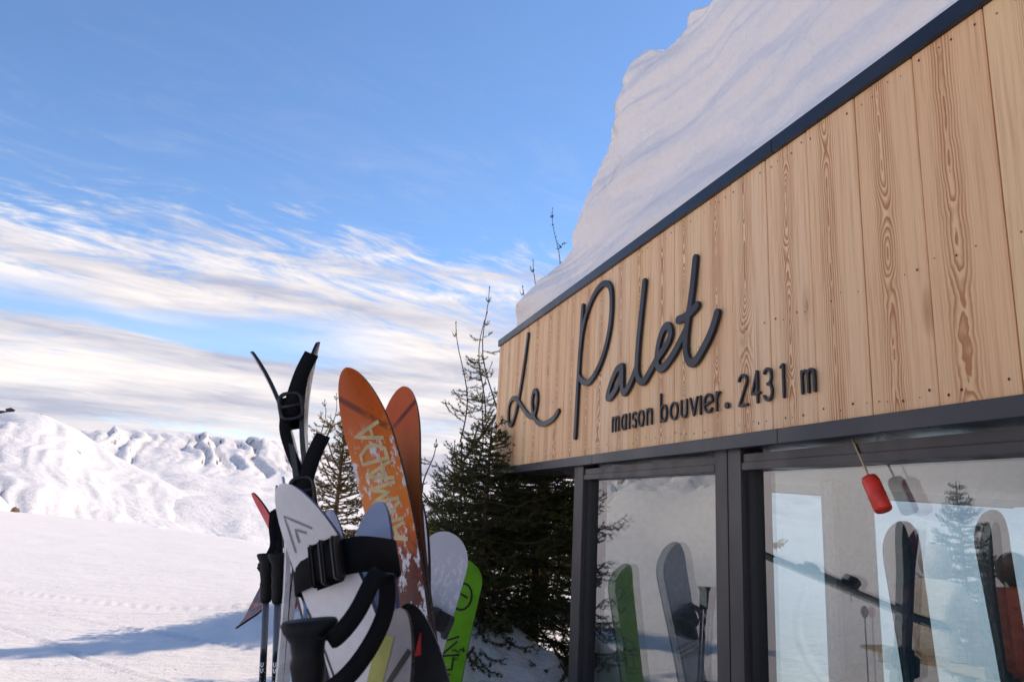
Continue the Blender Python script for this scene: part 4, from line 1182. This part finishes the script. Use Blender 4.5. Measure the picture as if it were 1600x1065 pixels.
    # --- red and black pair farther off
    red = ski_paint('red_ski', (.62, .02, .05), .45, None, .2).m
    rk, _ = None, None
    tcam = ski_paint('red_grey_camo', (.3, .3, .3), .3); _o2 = tcam.obj(); nn = tcam.noise(tcam.mapv(_o2, (1, 1, .5)), 14, 3, .5, 1.2)
    zz_ = tcam.sep(_o2)[2]
    cc = tcam.ramp(nn, [(.40, (.02, .02, .022)), (.47, (.42, .36, .38)), (.55, (.50, .05, .05)), (.62, (.03, .03, .03))])
    tcam.color(tcam.mix(tcam.ss(zz_, 1.36, 1.39), cc, (.02, .02, .022)))
    a, b = pair('ski', ('red based ski with its tip curling left, far side of the rack', 'black tipped ski with red and grey camouflage pattern'), 'ski', RACK, at(413, 764, 3.1), at(486, 965, 3.0), Vector((-.93, -.36, 0)), .112, (red, red, tcam.m, tcam.m), .02, rise=.040, rise0=.82, edge=side)
    # tail of a ski laid across the rack
    tor = ski_paint('navy_orange_ski', (.02, .03, .07), .6, None, .15); _o3 = tor.obj(); n3 = tor.noise(_o3, 16, 3, .5, 1.5)
    tor.color(tor.ramp(n3, [(.42, (.015, .02, .035)), (.50, (.03, .05, .16)), (.56, (.50, .09, .03)), (.70, (.25, .24, .24))]))
    p0, p1 = at(388, 978, 2.9), at(446, 855, 3.95)
    d = (p1 - p0).normalized()
    s_ = Ski('ski', 'navy and orange ski lying slantwise with its square tail showing', 'ski', RACK, p0 + d * 1.62, p0, Vector((-.55, -.35, .75)), .108, tor.m, gr, rise=.08, edge=side, Lmax=1.62)
    # --- turquoise pair, white and purple ski, yellow tip
    tq = ski_paint('turquoise_ski', (.04, .42, .42), .3).m
    a = Ski('ski', 'turquoise ski standing behind the silver ones', 'ski', RACK, at(478, 800, 2.6), at(489, 1065, 2.55), Vector((-.8, -.6, 0)), .10, tq, gr, rise=.04, edge=WHT)
    wp = ski_paint('white_purple_ski', (.62, .58, .64), .3).m; PUR = plain('purple_print', (.22, .07, .26), .4)
    a = Ski('ski', 'white ski with purple patch peeking out behind the orange pair', 'ski', RACK, at(657, 762, 2.4), at(655, 1065, 2.35), Vector((-.75, -.66, .1)), .105, wp, gr, rise=.03, edge=side)
    a.patch('patch', [(-.03, .02, a.L - .15), (-.04, .025, a.L - .10), (-.03, .02, a.L - .06)], PUR)
    a = Ski('ski', 'yellow ski tip far behind the white snowboard', 'ski', RACK, at(673, 822, 5.4), at(668, 1000, 5.4), Vector((.2, -1, 0)), .11, YEL, gr, rise=.04, edge=side)
    a = Ski('ski', 'white ski with blue tip peeking up between the strapped pair', 'ski', RACK, at(522, 795, 2.0), at(548, 1065, 2.0), Vector((-.3, -1, 0)), .06, ski_paint('blue_tip', (.5, .55, .7), .3).m, gr, rise=.02, edge=nav)
    # --- poles
    sg_ = plain('grey_shaft', (.14, .14, .15), .3, .6); sh2 = NT('two_tone_shaft', (.2, .2, .2), .3, .5)
    o2 = sh2.obj(); z2 = sh2.sep(o2)[2]; n2 = sh2.noise(o2, 40, 3, .5)
    sh2.color(sh2.mix(sh2.ss(z2, 1.06, 1.08), (.012, .012, .013), sh2.mix(sh2.ss(n2, .5, .62), (.20, .195, .19), (.06, .06, .06))))
    for k, (x0, x1, Y, lb) in enumerate(((418.5, 410, 2.05, 'black ski pole lettered PRIMA with a grey upper shaft, outer one'), (436, 430, 2.0, 'black ski pole lettered PRIMA beside the slim silver ski'))):
        tp = at(x0, 864, Y); lo = at(x1, 1065, Y - .03)
        sp = None
        if k == 0:
            sp = ([at(420, 868, Y - .02), at(427, 850, Y), at(425, 820, Y + .02), at(428, 800, Y + .03), at(434, 830, Y + .02), at(437, 866, Y - .01)], Vector((1, 0, .1)), .018)
        e_ = pole(lb, tp, lo, 'pair of black poles', RUB, sh2.m, .0088, sp)
        L = (e_.matrix_world.inverted() @ tp).z
        # lettering placed on the lower shaft
        zt = (e_.matrix_world.inverted() @ at(x1 + .5, 1034, Y - .03)).z
        b = MB(); r_ = .0084
        for ch in 'PRIMA':
            for ln in FONT[ch]:
                for q0, q1 in zip(ln[:-1], ln[1:]):
                    P = [Vector((q0[1] * .011 - .0055, zt - q0[0] * .0105)), Vector((q1[1] * .011 - .0055, zt - q1[0] * .0105))]
                    dd = (P[1] - P[0]).normalized(); nn_ = Vector((-dd.y, dd.x)) * .0011
                    b.add([((r_ + .0007) * math.sin(pt.x / r_), (r_ + .0007) * math.cos(pt.x / r_), pt.y) for pt in (P[0] + nn_, P[0] - nn_, P[1] - nn_, P[1] + nn_)], [(0, 1, 2, 3)])
            zt -= .014
        b.build('lettering', WHT, e_)
    pole('ski pole with black grip and bright silver shaft behind the strapped pair', at(484, 848, 1.75), at(474, 1065, 1.75), RACK, RUB, plain('silver_shaft', (.5, .5, .52), .25, .9), .0075, None, None, 1.0)
    pole('thin ski pole with silver shaft right against the other silver one', at(490, 856, 1.80), at(481, 1065, 1.80), RACK, RUB, plain('steel_shaft', (.40, .40, .42), .25, .9), .0075, None, None, 1.0)
    for px, lb in ((655, 'dark ski pole with black grip between orange skis and snowboards'), (664, 'slender dark ski pole half hidden by the orange skis')):
        pole(lb, at(px, 905, 4.0), at(px, 1065, 4.0), RACK, RUB, sg_, .008)
    # red boot-like case at the foot of the striped skis
    c = at(458, 940, 3.3); 
    me = bpy.data.meshes.new('buoy'); bm = bmesh.new(); bmesh.ops.create_uvsphere(bm, u_segments=20, v_segments=14, radius=.02)
    for v in bm.verts: v.co.z *= 1.8; v.co *= 1 - .25 * max(0, v.co.z / .036)
    bm.to_mesh(me); bm.free()
    pr = empty('marker_pole', (c.x, c.y, gz(c.x, c.y) - .05))
    hz = c.z - pr.location.z
    o = link('red_float', me, plain('red_plastic', (.62, .02, .02), .35), pr, True); o.location = (0, 0, hz)
    MB().tube([(0, 0, 0), (0, 0, hz - .03)], .004, 8).build('stake', sg_, pr)
    tag(pr, 'small red float on a thin stake behind the silver skis', 'marker')
place_skis()

# --- snowboards
def snowboard(label, tip, low, f, W, top, base, group, L=1.5, bind=True, zsink=.06):
    s = Ski('snowboard', label, 'snowboard', group, tip, low, f, W, top, base, rise=.055, rise0=.84, th=.010, waist=.86, tip_len=.13, blunt=2.1, sink=zsink, edge=BLK, tail_rise=.04, binding=False)
    if bind:
        for zc, an in ((s.L * .34, .2), (s.L * .66, -.2)):
            b = empty('binding'); b.parent = s.e; b.location = (0, .008, zc); b.rotation_euler = (0, an + math.pi / 2, 0)
            MB().box(-.05, .05, 0, .025, -.12, .12).build('base_plate', BLK, b, bevel=.008)
            hb = MB(); hb.add([(-.05, .02, -.10), (.05, .02, -.10), (.06, .13, -.13), (.045, .21, -.15), (-.045, .21, -.15), (-.06, .13, -.13), (-.05, .02, -.115), (.05, .02, -.115), (.06, .13, -.15), (.045, .21, -.17), (-.045, .21, -.17), (-.06, .13, -.15)],
                   [(0, 1, 2, 5), (5, 2, 3, 4), (7, 6, 11, 8), (8, 11, 10, 9), (0, 6, 7, 1), (1, 7, 8, 2), (2, 8, 9, 3), (3, 9, 10, 4), (4, 10, 11, 5), (5, 11, 6, 0)]); hb.build('highback', BLK, b)
            for zz, hh in ((.06, .08), (-.04, .12)):
                MB().ribbon([(.055 * math.cos(q), .02 + hh * math.sin(q), zz) for q in [math.pi * k / 12 for k in range(13)]], (0, 0, 1), .035, .006).build('ankle_strap', BLK, b)
    return s
def place_boards():
    BG = 'snowboards standing in the snow'
    w_ = ski_paint('white_board', (.66, .66, .69), .35); o = w_.obj()
    w_.color(snowy(w_, (.62, .62, .65), .75, 1.22, .9)); gb = ski_paint('graphite_board_base', (.10, .09, .09), .4).m
    wb = snowboard('white topped snowboard with snow on it and a black binding', at(703, 832, 4.2), at(664, 985, 4.15), Vector((-.12, -1, .0)), .285, w_.m, gb, BG)
    wb.patch('label', [(-.10, .10, wb.L - .66), (-.10, .10, wb.L - .58)], GRYP)
    wb.strokes('print', [[(-.08, wb.L - .61), (.08, wb.L - .60)], [(-.08, wb.L - .635), (.06, wb.L - .63)]], .010, WHT, 1)
    gn = ski_paint('lime_green_board', (.17, .48, .015), .32).m
    a = snowboard('lime green snowboard with black outlined lettering against the spruce', at(726, 872, 4.55), at(694, 1045, 4.5), Vector((-.25, -.97, 0)), .27, gn, gn, BG, bind=False)
    L = a.L
    def q(u, v):   # from the seen marks to the board
        px, py = 640 + u * .2676, 780 + v * .2676
        d = ray(px, py); iv = a.M.inverted(); o_ = iv @ Vector((0, 0, EYE)); dd = iv.to_3x3() @ d
        t = (.008 - o_.y) / dd.y; h = o_ + dd * t; return (h.x, h.z)
    a.strokes('lettering', [[q(180, 865), q(186, 908)], [q(186, 906), q(276, 830)], [q(155, 915), q(286, 905)], [q(180, 935), q(165, 998), q(245, 990), q(254, 930)], [q(185, 832), q(285, 800)], [q(165, 1030), q(230, 1020)]], .011, BLK)
    cx, cz = q(305, 565)
    a.strokes('emblem', [[(cx + .06 * math.cos(k * .42), cz + .075 * math.sin(k * .42)) for k in range(14)], [(cx - .03, cz), (cx + .03, cz + .02)]], .012, BLK)
    # boards leaning inside at the end windows
    bl = ski_paint('pale_blue_board', (.10, .30, .42), .3).m
    for yy, h, lb in ((2.02, 1.50, 'blue snowboard leaning at the side window, shorter one'), (2.72, 1.60, 'tall blue snowboard leaning at the side window'), (3.3, 1.52, 'blue snowboard at the inner end of the side window')):
        tp = FACM @ Vector((XI + .20, yy, h)); lo = FACM @ Vector((XI + .30, yy, .6))
        Ski('snowboard', lb, 'snowboard', 'blue boards inside the window', tp, lo, (FACM.to_3x3() @ Vector((1, 0, .1))), .28, bl, bl, rise=.05, rise0=.84, th=.010, waist=.86, tip_len=.13, edge=BLK, binding=False, Lmax=h + .015)
place_boards()
# ------------------------------------------------------------------ things met only in the glass: interior lamp, picnic table, people
def hanging_float():
    pts = [fac(q[0], q[1], .028) for q in ((1352, 735), (1358, 745), (1381, 797))]
    M_ = FACM
    a = Vector((pts[1][0], .028, pts[1][1])); b = Vector((pts[2][0], .028, pts[2][1]))
    d = (a - b).normalized(); top = a + d * ((2.0 - a.z) / d.z if False else .12)
    e_ = empty('hanging_lamp', mat=M_ @ Matrix.Translation(b))
    A_, T_ = a - b, Vector((a.x - b.x, 0, a.z - b.z)).normalized()
    L = A_.length
    MB().tube([Vector((0, 0, 0)), T_ * .004, T_ * (L - .012), T_ * L], [.021, .0235, .0235, .019], 24).build('shade', plain('red_lacquer', (.80, .045, .02), .35), e_, True)
    MB().tube([T_ * L, T_ * ((ZBB + .004 - b.z) / T_.z)], .003, 8).build('rod', plain('brass_rod', (.55, .42, .22), .3, .8), e_)
    tag(e_, 'red cylinder hanging from a slanted rod at the top of the large window', 'lamp')
hanging_float()
TIMB = plain('pale_table_timber', (.42, .33, .22), .65, 0, .3, .002, .25, 20)
def picnic(loc, rz, label):
    e_ = empty('picnic_table', loc, rz); tag(e_, label, 'table', None)
    for k in range(5): MB().box(-.9, .9, -.36 + k * .146, -.36 + k * .146 + .138, .72, .755).build('top_plank', TIMB, e_, bevel=.004)
    for s in (-1, 1):
        for k in range(2): MB().box(-.9, .9, s * .66 - .13 + k * .135, s * .66 - .13 + k * .135 + .125, .42, .45).build('seat_plank', TIMB, e_, bevel=.004)
        for q in (-.65, .65):
            MB().tube([(q, s * .75, -.1), (q, s * .22, .72)], .035, 6).build('leg', TIMB, e_)
    for q in (-.65, .65): MB().box(q - .03, q + .03, -.80, .80, .35, .42).build('cross_beam', TIMB, e_)
def person(label, loc, rz, J, edges, rad, zones, mats, face=None):
    """one continuous body grown over joints; zones(point)->material slot"""
    me = bpy.data.meshes.new('body'); names = list(J)
    me.from_pydata([J[k] for k in names], [(names.index(a), names.index(b)) for a, b in edges], [])
    o = bpy.data.objects.new('body_tmp', me); col.objects.link(o)
    md = o.modifiers.new('s', 'SKIN'); md.use_smooth_shade = True
    for k, v in zip(names, me.skin_vertices[0].data):
        r_ = rad[k]; v.radius = r_ if isinstance(r_, tuple) else (r_, r_)
        v.use_root = (k == 'pelvis')
    sb = o.modifiers.new('d', 'SUBSURF'); sb.levels = 2; sb.render_levels = 2
    dg = bpy.context.evaluated_depsgraph_get(); m2 = bpy.data.meshes.new_from_object(o.evaluated_get(dg))
    bpy.data.objects.remove(o)
    m2.materials.clear()
    for q in mats: m2.materials.append(q)
    bm = bmesh.new(); bm.from_mesh(m2)
    for f in bm.faces: f.material_index = zones(f.calc_center_median()); f.smooth = True
    bm.to_mesh(m2); bm.free()
    e_ = empty('person', loc, rz); tag(e_, label, 'person')
    b = bpy.data.objects.new('body', m2); col.objects.link(b); b.parent = e_
    return e_
def hand_joints(J, E, Rd, side, wrist, d, palm_n):
    """five fingers rooted in the palm"""
    wrist = Vector(wrist); d = Vector(d).normalized(); n = Vector(palm_n).normalized(); s = d.cross(n)
    J[side + 'palm'] = wrist + d * .06; E.append((side + 'wr', side + 'palm')); Rd[side + 'palm'] = (.036, .018)
    for i, (o, l) in enumerate(((-.030, .062), (-.010, .072), (.010, .068), (.029, .055))):
        a = J[side + 'palm'] + d * .035 + s * o; b = a + d * l * .55 + n * .012; c = b + d * l * .38 + n * .030
        J[f'{side}f{i}a'], J[f'{side}f{i}b'], J[f'{side}f{i}c'] = a, b, c
        E += [(side + 'palm', f'{side}f{i}a'), (f'{side}f{i}a', f'{side}f{i}b'), (f'{side}f{i}b', f'{side}f{i}c')]
        for q in 'abc': Rd[f'{side}f{i}{q}'] = .010
    a = J[side + 'palm'] - s * .040 + d * .0; b = a + d * .045 - s * .014 + n * .014
    J[side + 'ta'], J[side + 'tb'] = a, b; E += [(side + 'palm', side + 'ta'), (side + 'ta', side + 'tb')]; Rd[side + 'ta'] = .012; Rd[side + 'tb'] = .010
def seated(label, loc, rz, coat, trou, boots, hair, hood):
    J = {'pelvis': Vector((0, 0, .52)), 'waist': Vector((0, .02, .68)), 'chest': Vector((0, .06, .92)), 'neck': Vector((0, .08, 1.08)), 'head': Vector((0, .10, 1.20)), 'crown': Vector((0, .10, 1.29))}
    E = [('pelvis', 'waist'), ('waist', 'chest'), ('chest', 'neck'), ('neck', 'head'), ('head', 'crown')]
    Rd = {'pelvis': (.18, .15), 'waist': (.17, .14), 'chest': (.19, .15), 'neck': .065, 'head': (.085, .105), 'crown': (.06, .07)}
    for s, k in ((-1, 'l'), (1, 'r')):
        J[k + 'sh'] = Vector((s * .19, .06, 1.00)); J[k + 'el'] = Vector((s * .27, .20, .80)); J[k + 'wr'] = Vector((s * .16, .42, .79))
        J[k + 'hip'] = Vector((s * .11, .06, .50)); J[k + 'kn'] = Vector((s * .14, .46, .50)); J[k + 'an'] = Vector((s * .14, .48, .09)); J[k + 'toe'] = Vector((s * .15, .64, .05))
        E += [('chest', k + 'sh'), (k + 'sh', k + 'el'), (k + 'el', k + 'wr'), ('pelvis', k + 'hip'), (k + 'hip', k + 'kn'), (k + 'kn', k + 'an'), (k + 'an', k + 'toe')]
        Rd.update({k + 'sh': .082, k + 'el': .062, k + 'wr': .042, k + 'hip': .105, k + 'kn': .078, k + 'an': .062, k + 'toe': .045})
        hand_joints(J, E, Rd, k, J[k + 'wr'], (-s * .3, 1, -.05), (0, 0, -1))
    skin = plain('skin', (.48, .27, .19), .5)
    def zones(p):
        if p.z > 1.11 and abs(p.x) < .14: return 0
        if p.y > .44 and .70 < p.z: return 0
        if p.z < .22: return 3
        if p.z < .62 and (p.y > .12 or p.z < .46): return 2
        return 1
    e_ = person(label, loc, rz, J, E, Rd, zones, [skin, coat, trou, boots])
    # hood or hair over the head, face details
    me = bpy.data.meshes.new('hood' if hood else 'hair'); bm = bmesh.new(); bmesh.ops.create_uvsphere(bm, u_segments=24, v_segments=16, radius=.135 if hood else .118)
    for v in list(bm.verts):
        if v.co.y > .055 and v.co.z < .06: bm.verts.remove(v)
    for v in bm.verts: v.co = Vector((v.co.x, v.co.y, v.co.z * 1.15)) + Vector((0, .085, 1.215))
    bm.to_mesh(me); bm.free(); link(me.name, me, coat if hood else hair, e_, True)
    for s in (-1, 1):
        q = bpy.data.meshes.new('eye'); bm = bmesh.new(); bmesh.ops.create_uvsphere(bm, u_segments=10, v_segments=8, radius=.011); bm.to_mesh(q); bm.free()
        o = link('eye', q, BLK, e_, True); o.location = (s * .032, .195, 1.215)
    MB().add([(-.013, .195, 1.175), (.013, .195, 1.175), (0, .225, 1.178), (0, .200, 1.215)], [(0, 1, 2), (1, 3, 2), (3, 0, 2), (0, 3, 1)]).build('nose', skin, e_)
    MB().box(-.022, .022, .190, .198, 1.142, 1.149).build('mouth', plain('lips', (.35, .12, .10), .5), e_)
    return e_
def terrace():
    tp = Vector((-4.0, 3.9)); z = gz(*tp)
    picnic((tp.x, tp.y, z - .03), R(106), 'slatted picnic table on the snow, mirrored in the large window')
    cream = plain('cream_puffer', (.66, .60, .52), .7, 0, .2, .02, .1, 12); dark = plain('black_jacket', (.025, .027, .03), .7, 0, .2, .01, .2, 15); trou = plain('ski_trousers', (.06, .06, .08), .7, 0, .2, .01, .2, 15)
    red = plain('rust_jacket', (.22, .06, .04), .7, 0, .2, .01, .2, 15); boots = plain('ski_boots', (.05, .05, .055), .35); hair = plain('brown_hair', (.06, .035, .02), .6)
    def seat(x, y, rz): 
        v = Matrix.Rotation(R(106), 3, 'Z') @ Vector((x, y, 0)); return (tp.x + v.x, tp.y + v.y, z - .03)
    seated('person in a cream hooded puffer jacket sitting at the picnic table', seat(.25, -.62, 0), R(106), cream, trou, boots, hair, True)
    seated('person in a black jacket sitting across the picnic table', seat(-.30, .62, 0), R(106 + 180), dark, trou, boots, hair, False)
    seated('person in a rust jacket sitting beside the cream hooded person', seat(-.45, -.62, 0), R(106), red, trou, boots, hair, False)
terrace()
